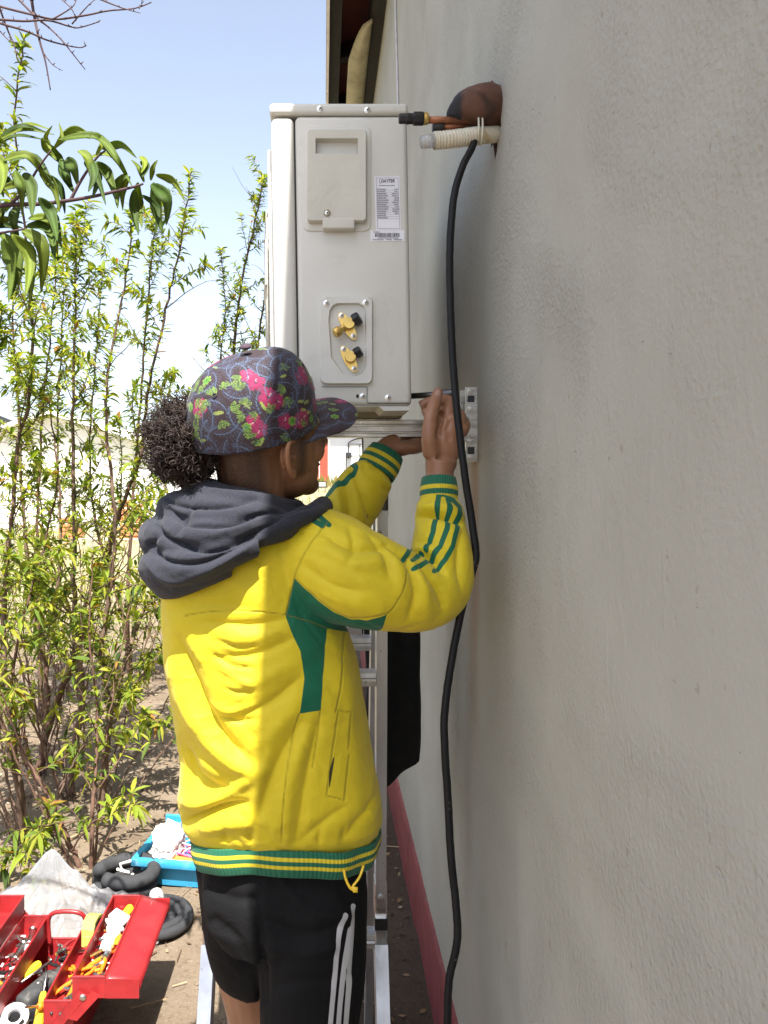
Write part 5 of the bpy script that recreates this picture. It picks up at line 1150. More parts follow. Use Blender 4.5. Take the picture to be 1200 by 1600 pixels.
NL += tree('peach_tree', 'peach sapling whose stem forks right towards the hair puff', (58, 1209), [([(79, 1122, 3.9), (111, 1040, 3.88), (124, 998, 3.85), (152, 929, 3.83), (184, 809, 3.8), (219, 716, 3.8), (230, 616, 3.8), (259, 481, 3.75), (282, 380, 3.7), (299, 268, 3.65)], 1.2), ([(75, 1100, 3.95), (62, 960, 4.0), (58, 820, 4.05), (66, 650, 4.05), (80, 520, 4.0), (88, 400, 4.0)], .8)], 4, 1.05, 7)
NL += tree('peach_tree', 'peach sapling with dark limb bending behind the yellow jacket', (158, 1256), [([(166, 1151, 3.54), (171, 1100, 3.55), (158, 1017, 3.55), (169, 944, 3.55), (180, 819, 3.5), (166, 669, 3.5), (170, 575, 3.48), (194, 450, 3.45), (208, 330, 3.4)], 1.15), ([(168, 1150, 3.6), (178, 1090, 3.65), (201, 1014, 3.75), (222, 958, 3.85), (245, 915, 3.95), (268, 850, 4.1)], 1.3), ([(170, 1130, 3.5), (204, 1075, 3.45), (262, 1012, 3.4)], .45)], 5, 1.0, 5, low=([(172, 1120, 3.5), (205, 1118, 3.4), (240, 1128, 3.35), (270, 1120, 3.3)], [(185, 1060, 3.6), (225, 1030, 3.5), (262, 1015, 3.45)]))
NL += tree('peach_tree', 'pencil-thin sapling standing nearest the foam coil', (143, 1352), [([(143, 1300, 2.98), (146, 1240, 3.0), (152, 1180, 3.05), (150, 1100, 3.1), (140, 980, 3.1), (146, 860, 3.15)], .6)], 6, .8, 1)
NL += tree('peach_tree', 'leafy peach sapling at the back left of the thicket', (66, 1120), [([(60, 1000, 4.8), (40, 850, 4.8), (30, 680, 4.8), (22, 520, 4.7), (15, 380, 4.6)], 1.1), ([(80, 1000, 4.9), (95, 850, 4.9), (90, 680, 4.9), (95, 560, 4.8), (100, 440, 4.7)], .9)], 7, 1.3, 10)
NL += tree('peach_tree', 'peach sapling at the back of the thicket, right of centre', (206, 1090), [([(200, 960, 5.2), (205, 820, 5.2), (215, 690, 5.2), (226, 540, 5.1), (236, 420, 5.0), (244, 330, 4.9)], 1.0), ([(190, 960, 5.3), (150, 820, 5.3), (140, 700, 5.3), (150, 560, 5.2), (160, 420, 5.1)], .9)], 8, 1.1, 9)
NL += tree('peach_tree', 'low bushy sapling in the middle of the thicket', (120, 1085), [([(110, 960, 5.3), (75, 860, 5.3), (60, 760, 5.2), (40, 640, 5.2)], .8), ([(130, 960, 5.4), (170, 850, 5.4), (190, 760, 5.4), (185, 650, 5.3)], .8)], 9, 1.1, 14, hts=(.5, 1.5))
NL += tree('peach_tree', 'peach tree top showing between the cap and the air conditioner', (372, 1052), [([(368, 900, 5.8), (362, 700, 5.8), (366, 540, 5.8), (380, 430, 5.7), (398, 350, 5.6), (412, 275, 5.5)], 1.3), ([(385, 900, 5.9), (395, 700, 5.9), (400, 560, 5.9), (420, 440, 5.8), (440, 360, 5.7)], 1.2), ([(375, 900, 5.8), (350, 720, 5.8), (345, 560, 5.7), (352, 480, 5.7), (345, 390, 5.6)], .5)], 10, 1.0, 2, twig=.42)
NL += tree('peach_tree', 'straggly peach sapling just left of the dark hood', (262, 1035), [([(262, 920, 6.2), (255, 800, 6.2), (262, 720, 6.2), (250, 640, 6.2)], .8)], 11, .8, 9, hts=(.5, 1.4))
print('leaves', NL)

# ------------------------------------------------------------------ the near branch with large leaves
rng = random.Random(31); nt = thing('peach_tree', 'near peach tree reaching in from the left with big drooping leaves', 'tree', (-1.5, 1.75, 0))
mb = MB(); mb.tube(spline([(-1.5, 1.75, -.05), (-1.47, 1.74, .6), (-1.42, 1.72, 1.2), (-1.30, 1.68, 1.7), (-1.05, 1.62, 1.93), (-.85, 1.58, 1.97)], 6), [.05 - .0013 * i for i in range(31)], 10); mb.build('trunk', M['bark_grey'], nt, smooth=True)
YB = 1.55
bm_ = MB()
bp = [(-180, 335, 1.58), (-40, 326, YB), (15, 320, YB), (70, 318, 1.54), (140, 308, 1.53), (205, 293, 1.52), (224, 287, 1.52)]
sp = spline(bp, 6); bm_.tube([P(*q) for q in sp], [.0062 - .0042 * i / (len(sp) - 1) for i in range(len(sp))], 8)
for q in ([(15, 320, YB), (38, 298, 1.53), (60, 262, 1.52), (80, 235, 1.51)], [(110, 313, 1.535), (128, 280, 1.53), (150, 248, 1.52), (165, 235, 1.52)], [(-60, 372, 1.53), (0, 364, 1.52), (38, 358, 1.51)], [(-40, 326, YB), (-10, 285, 1.53), (6, 240, 1.52)]):
    s2 = spline(q, 5); bm_.tube([P(*p) for p in s2], [.0034 - .0018 * i / (len(s2) - 1) for i in range(len(s2))], 7)
branch = bm_.build('branch', M['twig'], nt, smooth=True)
BIG = [[(0, 215), (35, 199), (72, 207), 13], [(-15, 232), (28, 214), (76, 221), 13], [(88, 224), (118, 203), (142, 212), 14], [(90, 219), (150, 215), (185, 255), (207, 292), 15], [(158, 232), (190, 226), (214, 247), 13], [(5, 252), (45, 246), (76, 288), 17], [(38, 270), (50, 300), (50, 340), 21], [(62, 268), (86, 292), (94, 332), 17], [(80, 226), (90, 246), (104, 262), 16], [(96, 248), (103, 276), (117, 303), 18], [(122, 236), (136, 250), (141, 278), 19], [(143, 250), (147, 275), (138, 300), 14], [(150, 252), (170, 276), (184, 320), 17], [(196, 272), (184, 295), (184, 326), 16], [(216, 284), (214, 320), (222, 357), 20], [(236, 288), (262, 312), (260, 352), 20], [(240, 284), (246, 330), (255, 366), 18], [(243, 273), (272, 283), (290, 316), 12], [(220, 252), (228, 262), (222, 278), 13], [(60, 308), (80, 336), (90, 378), 20], [(4, 372), (22, 412), (14, 474), 27], [(18, 366), (46, 402), (40, 464), 23], [(34, 360), (66, 388), (64, 458), 22], [(40, 354), (76, 360), (86, 412), 20], [(-20, 358), (8, 352), (32, 360), 13], [(-8, 240), (6, 268), (0, 305), 18], [(-15, 288), (12, 280), (30, 292), 13], [(-12, 300), (-2, 335), (-14, 375), 20], [(235, 282), (238, 262), (246, 250), 9], [(225, 285), (216, 262), (205, 250), 8], [(150, 243), (160, 225), (150, 208), 8], [(80, 235), (72, 216), (82, 196), 9], [(84, 232), (96, 214), (92, 192), 8], [(30, 318), (22, 345), (30, 372), 16], [(10, 320), (0, 345), (-6, 362), 15], [(100, 312), (92, 330), (78, 338), 11], [(-30, 370), (-8, 395), (-6, 440), 22], [(-25, 228), (-4, 216), (16, 230), 13]]
rb = random.Random(77); BIG += [[(x + ox, y + oy) for x, y in L_[:-1]] + [L_[-1] * rb.uniform(.7, 1.0)] for L_ in BIG[:29] for ox, oy in [(rb.uniform(-22, 16), rb.uniform(-14, 18))] if L_[0][0] + ox < 235]
for k, L_ in enumerate(BIG):
    w = L_[-1]; dz0 = rng.uniform(-.05, .05); pts = [P(x, y, YB + dz0 + .03 * i * rng.uniform(-1, 1)) for i, (x, y) in enumerate(L_[:-1])]; sp = [Vector(p) for p in spline(pts, 7)]; n = len(sp); A = []; roll_ = rng.uniform(-.9, .9)
    for i, p in enumerate(sp):
        u = i / (n - 1); t_ = (sp[min(n - 1, i + 1)] - sp[max(0, i - 1)]).normalized(); s = t_.cross(Vector((0, -1, 0))).normalized(); s = (s * math.cos(roll_) + Vector((0, 1, 0)) * math.sin(roll_)).normalized(); nn_ = s.cross(t_).normalized()
        hw = w * .5 * YB / F * 1.02 * min(1, (u / .34) ** .6 if u < .34 else ((1 - u) / .66) ** .85 * (1 + .25 * (1 - u))) + .0003
        A.append([p + s * (hw * q) + nn_ * (hw * (.48 * abs(q) + .09 * math.sin(u * 16 + q * 2))) for q in (-1, -.55, 0, .55, 1)])
    mb = MB(); mb.grid(np.array(A)); me = mb.mesh('leaf', clean=False); f = rng.uniform(.7, 1.2); c = rng.choice([(.13, .19, .03), (.075, .13, .026), (.19, .25, .034), (.10, .16, .03)]) if w > 12 else (.22, .28, .035)
    cc = np.tile(np.array(c) * f, (n * 5, 1)); cc[2::5] *= 1.5; cattr(me, 'tint', cc); me = evaluated(me, [('SOLIDIFY', dict(thickness=.0006))]); link('leaf', me, M['leaf'], branch, smooth=True)
# bare twigs of a second tree at the top left
bt = thing('bare_tree', 'leafless tree with purple twigs at the top left corner', 'tree', (-2.3, 2.65, 0)); wood = MB(); rng = random.Random(8)
wood.tube(spline([(-2.3, 2.65, -.05), (-2.25, 2.62, 1.2), (-2.1, 2.6, 2.3), (-1.75, 2.6, 2.95)], 5), [.06 - .0025 * i for i in range(16)], 9)
wood.tube(spline([(-1.75, 2.6, 2.95), (-1.4, 2.6, 3.08), P(-40, 0, 2.6)], 5), [.022 - .0012 * i for i in range(11)], 7)
wood.tube(spline([(-1.75, 2.6, 2.95), (-1.4, 2.6, 3.2), (-1.0, 2.6, 3.25), P(49, -60, 2.6), P(49, 0, 2.6)], 5), [.02 - .0006 * i for i in range(21)], 7)
def z1(x, y): return P(x * .375, y * .375, 2.6 + rng.uniform(-.05, .05))
for ln, r in (([(-90, -20), (-20, 20), (130, 60), (230, 80), (350, 65), (450, 45), (560, 35), (630, 10)], .0048), ([(-90, 85), (0, 82), (100, 88), (200, 85), (290, 110), (330, 115), (415, 90)], .0045), ([(-60, 75), (10, 100), (110, 130), (190, 165), (260, 185), (330, 198), (360, 190)], .0042), ([(60, -20), (150, 70), (210, 120), (260, 170), (300, 220), (355, 290)], .004), ([(130, -10), (145, 80), (165, 170), (190, 260), (210, 375)], .0060), ([(-10, 10), (30, 120), (60, 190), (70, 240)], .004), ([(400, -10), (500, 30), (585, 55)], .003), ([(220, 80), (300, 30), (320, -10)], .0028), ([(300, 100), (370, 20), (410, -10)], .0026), ([(180, 220), (220, 270), (262, 295)], .0022), ([(0, 130), (40, 170), (80, 178)], .0022), ([(250, -10), (300, 40), (318, 88)], .0022), ([(580, 36), (590, 15), (592, -5)], .002)):
    s2 = spline([z1(*p) for p in ln], 5); n = len(s2); wood.tube(s2, [r * (1 - .65 * i / (n - 1)) for i in range(n)], 6)
    for i in range(2, n - 1, 3):
        q = Vector(s2[i]); d = rnd(rng); d.z = abs(d.z); wood.tube([q, q + d.normalized() * rng.uniform(.006, .016)], [.0022, .001], 4)
wood.build('trunk', M['twig'], bt, smooth=True, clean=False)

# ------------------------------------------------------------------ leaf litter, clods and straws
rng = random.Random(12); V, Fc, C = [], [], []
def gz_(x, y): return .014 * mnoise.noise((x * 3, y * 3, 0)) + .008 * mnoise.noise((x * 11, y * 11, 3)) - .008 if y < 7 else gz0(y)
for k in range(9000):
    y = 1.4 + 6.5 * rng.random() ** 1.1; x = rng.uniform(-3.2, .28)
    if rng.random() > .35 + .65 * (mnoise.noise((x * 1.5, y * 1.5, 9)) > -.1): continue
    if -1.0 < x < -.3 and 2.0 < y < 2.75 and rng.random() < .75: continue
    z = gz_(x, y) + .004; a = rng.uniform(0, 6.28); l = rng.uniform(.008, .032); w = l * rng.uniform(.18, .6); o = len(V); ca, sa = math.cos(a), math.sin(a)
    for u, q, h in ((-1, 0, .1), (0, -1, 0), (1, 0, rng.uniform(.05, .5)), (0, 1, rng.uniform(0, .6))): V.append((x + ca * u * l / 2 - sa * q * w / 2, y + sa * u * l / 2 + ca * q * w / 2, z + h * l * .4))
    Fc += [(o, o + 1, o + 2), (o, o + 2, o + 3)]; f = rng.uniform(.6, 1.3); c = rng.choice([(.13, .075, .04), (.22, .13, .06), (.30, .20, .11), (.08, .045, .03), (.34, .27, .17)]); C += [tuple(q * f for q in c)] * 4
for k in range(700):   # twigs and straw
    y = 1.4 + 5 * rng.random(); x = rng.uniform(-2.4, .28); z = gz_(x, y) + .006; a = rng.uniform(0, 6.28); l = rng.uniform(.03, .13); o = len(V); ca, sa = math.cos(a), math.sin(a); r_ = rng.uniform(.0012, .0028)
    for u in (-1, 1):
        for q, h in ((-1, 0), (1, 0), (0, 1.6)): V.append((x + ca * u * l / 2 - sa * q * r_, y + sa * u * l / 2 + ca * q * r_, z + h * r_))
    Fc += [(o, o + 1, o + 4, o + 3), (o + 1, o + 2, o + 5, o + 4), (o + 2, o, o + 3, o + 5)]; C += [rng.choice([(.14, .08, .05), (.26, .18, .10), (.36, .28, .17)])] * 6
me = bpy.data.meshes.new('litter'); me.from_pydata(V, [], Fc); cattr(me, 'tint', np.array(C)); o = link('leaf_litter', me, M['litter']); o['label'] = 'dry leaves and twigs scattered over the soil'; o['category'] = 'leaf litter'; kind(o, 'stuff')
V, Fc = [], []; ico = bmesh.new(); bmesh.ops.create_icosphere(ico, subdivisions=1, radius=1); iv_ = [v.co.copy() for v in ico.verts]; if_ = [[v.index for v in f.verts] for f in ico.faces]; ico.free()
for k in range(2200):
    y = 1.4 + 5.2 * rng.random() ** 1.2; x = rng.uniform(-2.6, .29); s = .0025 + .012 * rng.random() ** 3.5; z = gz_(x, y) + s * .1; o = len(V); q = Vector((rng.uniform(.7, 1.4), rng.uniform(.7, 1.4), rng.uniform(.5, .9)))
    V += [(x + v.x * s * q.x, y + v.y * s * q.y, z + v.z * s * q.z * rng.uniform(.8, 1.2)) for v in iv_]; Fc += [tuple(i + o for i in f) for f in if_]
me = bpy.data.meshes.new('clods'); me.from_pydata(V, [], Fc); o = link('soil_clods', me, M['soil']); o['label'] = 'small clods and pebbles lying on the soil'; o['category'] = 'clods'; kind(o, 'stuff')
# weedy green growth and dry grass before the far houses
V, Fc, C = [], [], []
for k in range(6000):
    y = rng.uniform(9, 37); x = rng.uniform(-14, 2.0)
    if y > 33 and -3 < x < 4: hgt = rng.uniform(.2, .55)
    else: hgt = rng.uniform(.05, .18)
    z = gz0(y); a = rng.uniform(0, 6.28); w = hgt * .16; o = len(V); lx, ly = rng.uniform(-.3, .3) * hgt, rng.uniform(-.3, .3) * hgt
    V += [(x - math.cos(a) * w, y - math.sin(a) * w, z - .01), (x + math.cos(a) * w, y + math.sin(a) * w, z - .01), (x + lx, y + ly, z + hgt)]; Fc.append((o, o + 1, o + 2)); C += [rng.choice([(.16, .20, .04), (.30, .26, .10), (.36, .30, .14)])] * 3
me = bpy.data.meshes.new('grass'); me.from_pydata(V, [], Fc); cattr(me, 'tint', np.array(C)); o = link('dry_grass', me, M['leaf']); o['label'] = 'tufts of dry grass in the yard beyond the thicket'; o['category'] = 'grass'; kind(o, 'stuff')
# ------------------------------------------------------------------ red cantilever toolbox
TX, TY0, TY1 = -.722, 1.90, 2.27
tb = thing('red_toolbox', 'open red metal cantilever toolbox full of tools', 'toolbox', (TX, (TY0 + TY1) / 2, 0))
def tray(x0, x1, y0, y1, z0, z1, t_=.0025, flare=0):
    mb = MB(); mb.box(x0, x1, y0, y1, z0, z0 + t_)
    mb.box(x0, x0 + t_, y0, y1, z0 + t_, z1); mb.box(x1 - t_, x1, y0, y1, z0 + t_, z1); mb.box(x0 + t_, x1 - t_, y0, y0 + t_, z0 + t_, z1); mb.box(x0 + t_, x1 - t_, y1 - t_, y1, z0 + t_, z1)
    for a, b in (((x0 + t_ / 2, y0, z1), (x0 + t_ / 2, y1, z1)), ((x1 - t_ / 2, y0, z1), (x1 - t_ / 2, y1, z1)), ((x0, y0 + t_ / 2, z1), (x1, y0 + t_ / 2, z1)), ((x0, y1 - t_ / 2, z1), (x1, y1 - t_ / 2, z1))): mb.tube([a, b], .0028, 6)
    return mb
tray(TX - .105, TX + .105, TY0 - .01, TY1 + .01, 0.0, .135).build('base', M['red'], tb)
for s in (-1, 1):
    def sx(a, b): return (TX + s * a, TX + s * b) if s > 0 else (TX + s * b, TX + s * a)
    tray(*sx(.058, .128), TY0, TY1, .150, .205).build('tray', M['red'], tb)
    tray(*sx(.126, .204), TY0, TY1, .212, .262).build('tray', M['red'], tb)
    mb = MB(); A = []
    for i in range(9):
        u = i / 8; x = .206 + .082 * u; z = .262 - .020 * u - .018 * max(0, u - .75) * 4 * (u - .75)
        A.append([(TX + s * x, y, z + .002 * mnoise.noise((x * 30, y * 20, 0))) for y in np.linspace(TY0 - .004, TY1 + .004, 14)])
    mb.grid(np.array(A)); me = evaluated(mb.mesh('lid'), [('SOLIDIFY', dict(thickness=.0022))]); lid = link('lid', me, M['red'], tb, smooth=True)
    mb = MB(); mb.box(*sx(.206, .286), TY0 - .006, TY0 - .003, .215, .260); mb.build('lid_end', M['red'], lid); mb = MB(); mb.box(*sx(.206, .286), TY1 + .003, TY1 + .006, .215, .252); mb.build('lid_end', M['red'], lid)
    for y in (TY0 - .006, TY1 + .006):
        mb = MB()
        for k in range(2): mb.prism([(TX + s * (.03 + .09 * k), y, .09 + .08 * k), (TX + s * (.05 + .09 * k), y, .085 + .08 * k), (TX + s * (.165 + .03 * k), y, .225), (TX + s * (.145 + .03 * k), y, .235)], (0, .0025 if y > 2 else -.0025, 0)); mb.v = [(a, b + (.0028 if b > 2 else -.0028) * k, c) for a, b, c in mb.v]
        mb.build('linkage_arm', M['red'], tb)
        for k in range(2): mb = MB(); mb.lathe([(.008, 0), (.008, .002), (.004, .004)], (TX + s * (.155), y + (.006 if y > 2 else -.006), .222), (0, 1 if y > 2 else -1, 0), 10)
        mb.build('rivet', M['steel'], tb)
mb = MB(); mb.tube(spline([(TX - .05, TY1 - .01, .13), (TX - .052, TY1 - .015, .20), (TX - .03, TY1 - .02, .225), (TX + .03, TY1 - .02, .225), (TX + .052, TY1 - .015, .20), (TX + .05, TY1 - .01, .13)], 6), .006, 10); mb.build('handle', M['red'], tb, smooth=True)
G = 'hand tools in the red toolbox'
def place(x, y, z, rz=0, ry=0, rx=0): return Matrix.Translation((x, y, z)) @ Matrix.Rotation(R(rz), 4, 'Z') @ Matrix.Rotation(R(ry), 4, 'Y') @ Matrix.Rotation(R(rx), 4, 'X')
def pliers(label, Mx, s=1.0, grip='orange'):
    t_ = thing('pliers', label, 'pliers', Mx.to_translation(), G)
    for sg in (-1, 1):
        mb = MB(); sp = spline([(0, sg * .004, 0), (-.02, sg * .013, 0), (-.06, sg * .023, 0), (-.105, sg * .017, 0), (-.118, sg * .020, 0)], 5); mb.tube([Mx @ Vector([c * s for c in p]) for p in sp], [.0055 * s + .0015 * s * math.sin(i * .35) for i in range(len(sp))], 10); mb.build('grip', M[grip], t_, smooth=True)
    mb = MB(); mb.lathe([(.0115 * s, -.005 * s), (.0115 * s, .005 * s)], Mx.to_translation(), Mx.to_3x3() @ Vector((0, 0, 1)), 16)
    for sg in (-1, 1): mb.prism([Mx @ Vector(p) * 1 for p in [(0, sg * .010 * s, -.004 * s), (.045 * s, sg * .0045 * s, -.004 * s), (.045 * s, sg * .0008, -.004 * s), (0, sg * .0008, -.004 * s)]], Mx.to_3x3() @ Vector((0, 0, .008 * s)))
    mb.build('jaws', M['steel'], t_, angle=30)
def driver(label, Mx, c='yellow_plastic', L_=.1, hl_=.08):
    t_ = thing('screwdriver', label, 'screwdriver', Mx.to_translation(), G); ax = Mx.to_3x3() @ Vector((1, 0, 0)); o = Mx.to_translation()
    mb = MB(); mb.lathe([(.006, 0), (.0105, .003), (.0118, .012), (.0112, hl_ * .6), (.0085, hl_ * .72), (.0098, hl_ * .85), (.0075, hl_ - .002), (.0045, hl_)], o, ax, 8); mb.build('handle', M[c], t_, angle=40)
    mb = MB(); mb.lathe([(.003, hl_), (.003, hl_ + L_), (.0018, hl_ + L_ + .008)], o, ax, 8); mb.build('shaft', M['steel'], t_, smooth=True)
zo = .222; zm = .160
pliers('orange-handled pliers lying in the upper right tray', place(TX + .165, 2.03, zo + .006, 75), .9); pliers('orange-handled side cutters at the near end of the upper right tray', place(TX + .155, 1.985, zo + .012, 60, 8), .62)
driver('yellow-handled screwdriver at the far end of the upper right tray', place(TX + .180, 2.255, zo + .016, 256, 8)); driver('orange-handled screwdriver in the upper right tray', place(TX + .185, 2.12, zo + .01, 262, 5), 'orange', .06, .06)
mb = MB()
for k in range(4): mb.rbox(-.017, .017, -.028, .028, -.004, .006, .003, 2, 0, place(TX + .160 + .006 * (k % 2), 2.09 + k * .032, zo + .012 + .004 * k, 20 * k, 10 * (k % 3 - 1), 12))
me = mb.mesh('w'); tag(link('packet', me, M['rag'], smooth=True), 'crumpled white packets in the upper right tray', 'packet')
# tape measure standing in the middle tray
Mt = place(TX + .098, 2.165, .195, 82, 0, 0); t_ = thing('tape_measure', 'lime and black tape measure standing in the middle tray', 'tape measure', Mt.to_translation())
prof = [(-.032, 0), (-.032, .045), (-.022, .062), (0, .068), (.022, .062), (.034, .040), (.036, 0)]
mb = MB(); mb.prism([Mt @ Vector((x, -.017, z)) for x, z in prof], Mt.to_3x3() @ Vector((0, .034, 0))); mb.build('case', M['tape_green'], t_)
mb = MB(); mb.prism([Mt @ Vector((x * .8, -.0178, .006 + z * .8)) for x, z in prof], Mt.to_3x3() @ Vector((0, .0356, 0))); mb.build('side_plate', M['black_plastic'], t_)
mb = MB(); mb.rbox(-.012, .012, -.0195, -.016, .022, .046, .002, 2, 0, Mt); mb.rbox(-.034, -.030, -.009, .009, .004, .03, .001, 1, 0, Mt); mb.build('label_disc', M['tape_green'], t_)
pliers('orange-handled pliers in the middle right tray', place(TX + .092, 2.02, zm + .015, 70, -6), .8); driver('red-handled screwdriver under the tape measure', place(TX + .10, 2.14, zm + .015, 262, 0), 'red', .05, .07); pliers('black-handled pliers at the near end of the middle right tray', place(TX + .10, 1.965, zm + .012, 80, 4), .6, 'grey_tool')
# central well: drill, cables, tools
t_ = thing('power_drill', 'dark grey power drill lying in the middle of the red toolbox', 'drill', (TX - .01, 2.08, .10)); Md = place(TX - .005, 2.06, .125, 68, 0, 90)
mb = MB(); mb.rbox(-.07, .055, -.026, .026, -.024, .024, .012, 3, 0, Md); mb.build('motor_housing', M['grey_tool'], t_, smooth=True)
mb = MB(); mb.rbox(-.062, -.026, -.115, -.01, -.018, .018, .01, 3, 0, Md); mb.build('grip', M['grey_tool'], t_, smooth=True)
mb = MB(); mb.lathe([(.020, 0), (.021, .01), (.019, .03), (.012, .046), (.004, .048), (.003, .075)], Md @ Vector((.055, 0, 0)), Md.to_3x3() @ Vector((1, 0, 0)), 16); mb.build('chuck', M['steel'], t_, angle=30)
mb = MB(); sp = spline([Md @ Vector(p) for p in ((-.045, -.115, 0), (-.05, -.14, .02), (-.02, -.16, .03), (.03, -.12, .034), (.05, -.06, .036), (.0, -.02, .034), (-.06, -.05, .036), (-.08, -.10, .03))], 6); mb.tube(sp, .0035, 8); mb.build('cord', M['cable'], t_, smooth=True)
driver('yellow-handled chisel at the near end of the centre well', place(TX + .035, 1.925, .125, 100, -20), 'yellow_plastic', .05, .09); driver('orange screwdriver poking up beside the yellow chisel', place(TX + .048, 1.99, .135, 250, -30), 'orange', .05, .06)
driver('yellow screwdriver half hidden beside the drill', place(TX - .045, 2.16, .135, 255, -4), 'yellow_plastic', .05, .07); pliers('red-handled pliers at the far end of the centre well', place(TX + .01, 2.20, .150, 250, -10), .75, 'red')
mb = MB(); mb.lathe([(.03, 0), (.034, .004), (.034, .03), (.03, .034), (.016, .034), (.016, 0)], (TX - .035, 1.96, .11), (.2, -.5, 1), 24); tag(mb.build('tape_roll', M['white_plastic'], angle=35), 'white roll of tape at the near left of the red toolbox', 'tape')
for i, (dx, dy) in enumerate(((0, .02), (.012, .10), (-.004, .18), (.008, .25))):
    Ms = place(TX - .092 + dx, TY0 + .04 + dy, .168, 78 + 8 * i, 0); mb = MB(); o = Ms.to_translation(); ax = Ms.to_3x3() @ Vector((1, 0, 0)); mb.lathe([(.009, 0), (.0105, .002), (.0105, .022), (.008, .025), (.008, .07), (.0105, .073), (.0105, .09)], o, ax, 12)
    tag(mb.build('socket_spanner', M['steel'], angle=30), ['nearest', 'second', 'third', 'farthest'][i] + ' chrome socket spanner in the left tray', 'spanner', G)

for i, (x, y, z, rz, nm, lab_, ct, sz, mt) in enumerate((
 (.10, 2.06, .172, 75, 'battery', 'small black battery pack in the middle right tray', 'battery', (.05, .026, .02), 'grey_tool'), (.085, 1.935, .170, 60, 'fuse_box', 'small grey box at the near end of the middle tray', 'box', (.03, .03, .02), 'steel_dark'),
 (.03, 2.13, .125, 40, 'multimeter', 'black meter tucked beside the drill chuck', 'meter', (.09, .045, .025), 'black_plastic'), (-.02, 1.99, .12, 15, 'charger', 'dark charger block under the white tape roll', 'charger', (.07, .05, .03), 'black_plastic'), (.185, 1.945, .228, 70, 'drill_bit_case', 'grey bit case at the near end of the upper tray', 'case', (.05, .025, .014), 'steel_dark'))):
    mb = MB(); mb.rbox(-sz[0] / 2, sz[0] / 2, -sz[1] / 2, sz[1] / 2, -sz[2] / 2, sz[2] / 2, .004, 2, 0, place(TX + x, y, z, rz, 6, -5)); tag(mb.build(nm, M[mt], angle=40), lab_, ct)
for i, (x, y, z, rz, L_) in enumerate(((.155, 2.20, .228, 85, .07), (.145, 2.13, .232, 70, .06), (.105, 2.10, .178, 95, .08), (.02, 2.02, .145, 120, .09), (-.03, 2.1, .15, 60, .1))):
    Ms = place(TX + x, y, z, rz); mb = MB(); mb.tube([Ms @ Vector((-L_ / 2, 0, 0)), Ms @ Vector((L_ / 2, 0, .004))], .0032, 8); mb.tube([Ms @ Vector((L_ / 2, 0, .004)), Ms @ Vector((L_ / 2 + .003, .016, .004))], .0032, 8)
    tag(mb.build('hex_key', M['steel'], smooth=True), ('steel hex key in the upper right tray, far end', 'steel hex key in the upper right tray beside the packets', 'steel hex key beside the battery pack', 'steel hex key lying across the drill', 'long steel hex key at the left of the drill')[i], 'hex key', G)

rng = random.Random(9); mb = MB()
for k in range(190):    # fittings, bits and offcuts lying loose in the trays
    zone = rng.choice([(.060, .125, .156), (.130, .200, .218), (.130, .200, .218), (-.05, .05, .10), (-.125, -.065, .156), (-.05, .05, .11)]); Mk = place(TX + rng.uniform(zone[0] + .006, zone[1] - .006), rng.uniform(TY0 + .01, TY1 - .01), zone[2] + rng.uniform(.002, .02), rng.uniform(0, 360), rng.uniform(-30, 30), rng.uniform(-30, 30)); mi = rng.choice([0, 0, 1, 1, 2, 3, 4])
    if rng.random() < .5: l = rng.uniform(.004, .011); mb.box(-l, l, -l * .5, l * .5, -l * .3, l * .3, mi, Mk)
    else: l = rng.uniform(.008, .024); mb.tube([Mk @ Vector((-l, 0, 0)), Mk @ Vector((l, 0, 0))], rng.uniform(.0015, .0045), 6, mi)
kind(tag(mb.build('loose_fittings', [M['steel'], M['black_plastic'], M['orange'], M['white_plastic'], M['brass']]), 'loose screws, bits and fittings scattered through the red toolbox trays', 'fittings'), 'stuff')

# ------------------------------------------------------------------ plastic bag
rng = random.Random(3); c = Vector((-.86, 2.56, .0)); A = []; nu, nv_ = 260, 80; pkx, pky = -.02, .04
for i in range(nu):
    a = 2 * math.pi * i / nu; row = []; ca, sa = math.cos(a), math.sin(a)
    edge = 1 + .16 * mnoise.noise((ca * 2.2, sa * 2.2, 4)) + .08 * mnoise.noise((ca * 7, sa * 7, 1))
    for j in range(nv_):
        t_ = j / (nv_ - 1); x = pkx + (ca * .36 * edge - pkx) * t_; y = pky + (sa * .19 * edge - pky) * t_
        h = .085 * (1 - t_ ** 2.6) + .155 * math.exp(-(t_ / .26) ** 1.5)
        ple = abs(mnoise.noise((ca * 3.2 + 7, sa * 3.2, t_ * 1.6))) * 1.0 + abs(mnoise.noise((ca * 8, sa * 8 + 3, t_ * 2.4))) * .25      # pleats running out from the peak
        cx_ = abs(mnoise.noise((x * 9, y * 9, 2))) + .6 * abs(mnoise.noise((x * 21, y * 21, 5)))
        w = min(1, t_ * 4) * (1 - t_ ** 6)
        h -= w * (.042 * ple * math.exp(-t_ * .8) + .05 * cx_ - .03); sh_ = 1 + .10 * (ple - .35) * w
        row.append(c + Vector((pkx + (x - pkx) * sh_, pky + (y - pky) * sh_, max(.002, h))))
    A.append(row)
mb = MB(); mb.grid(np.array(A), closed_u=True); o = mb.build('plastic_bag', M['bag'], smooth=True); tag(o, 'crumpled translucent white plastic bag behind the red toolbox', 'plastic bag')

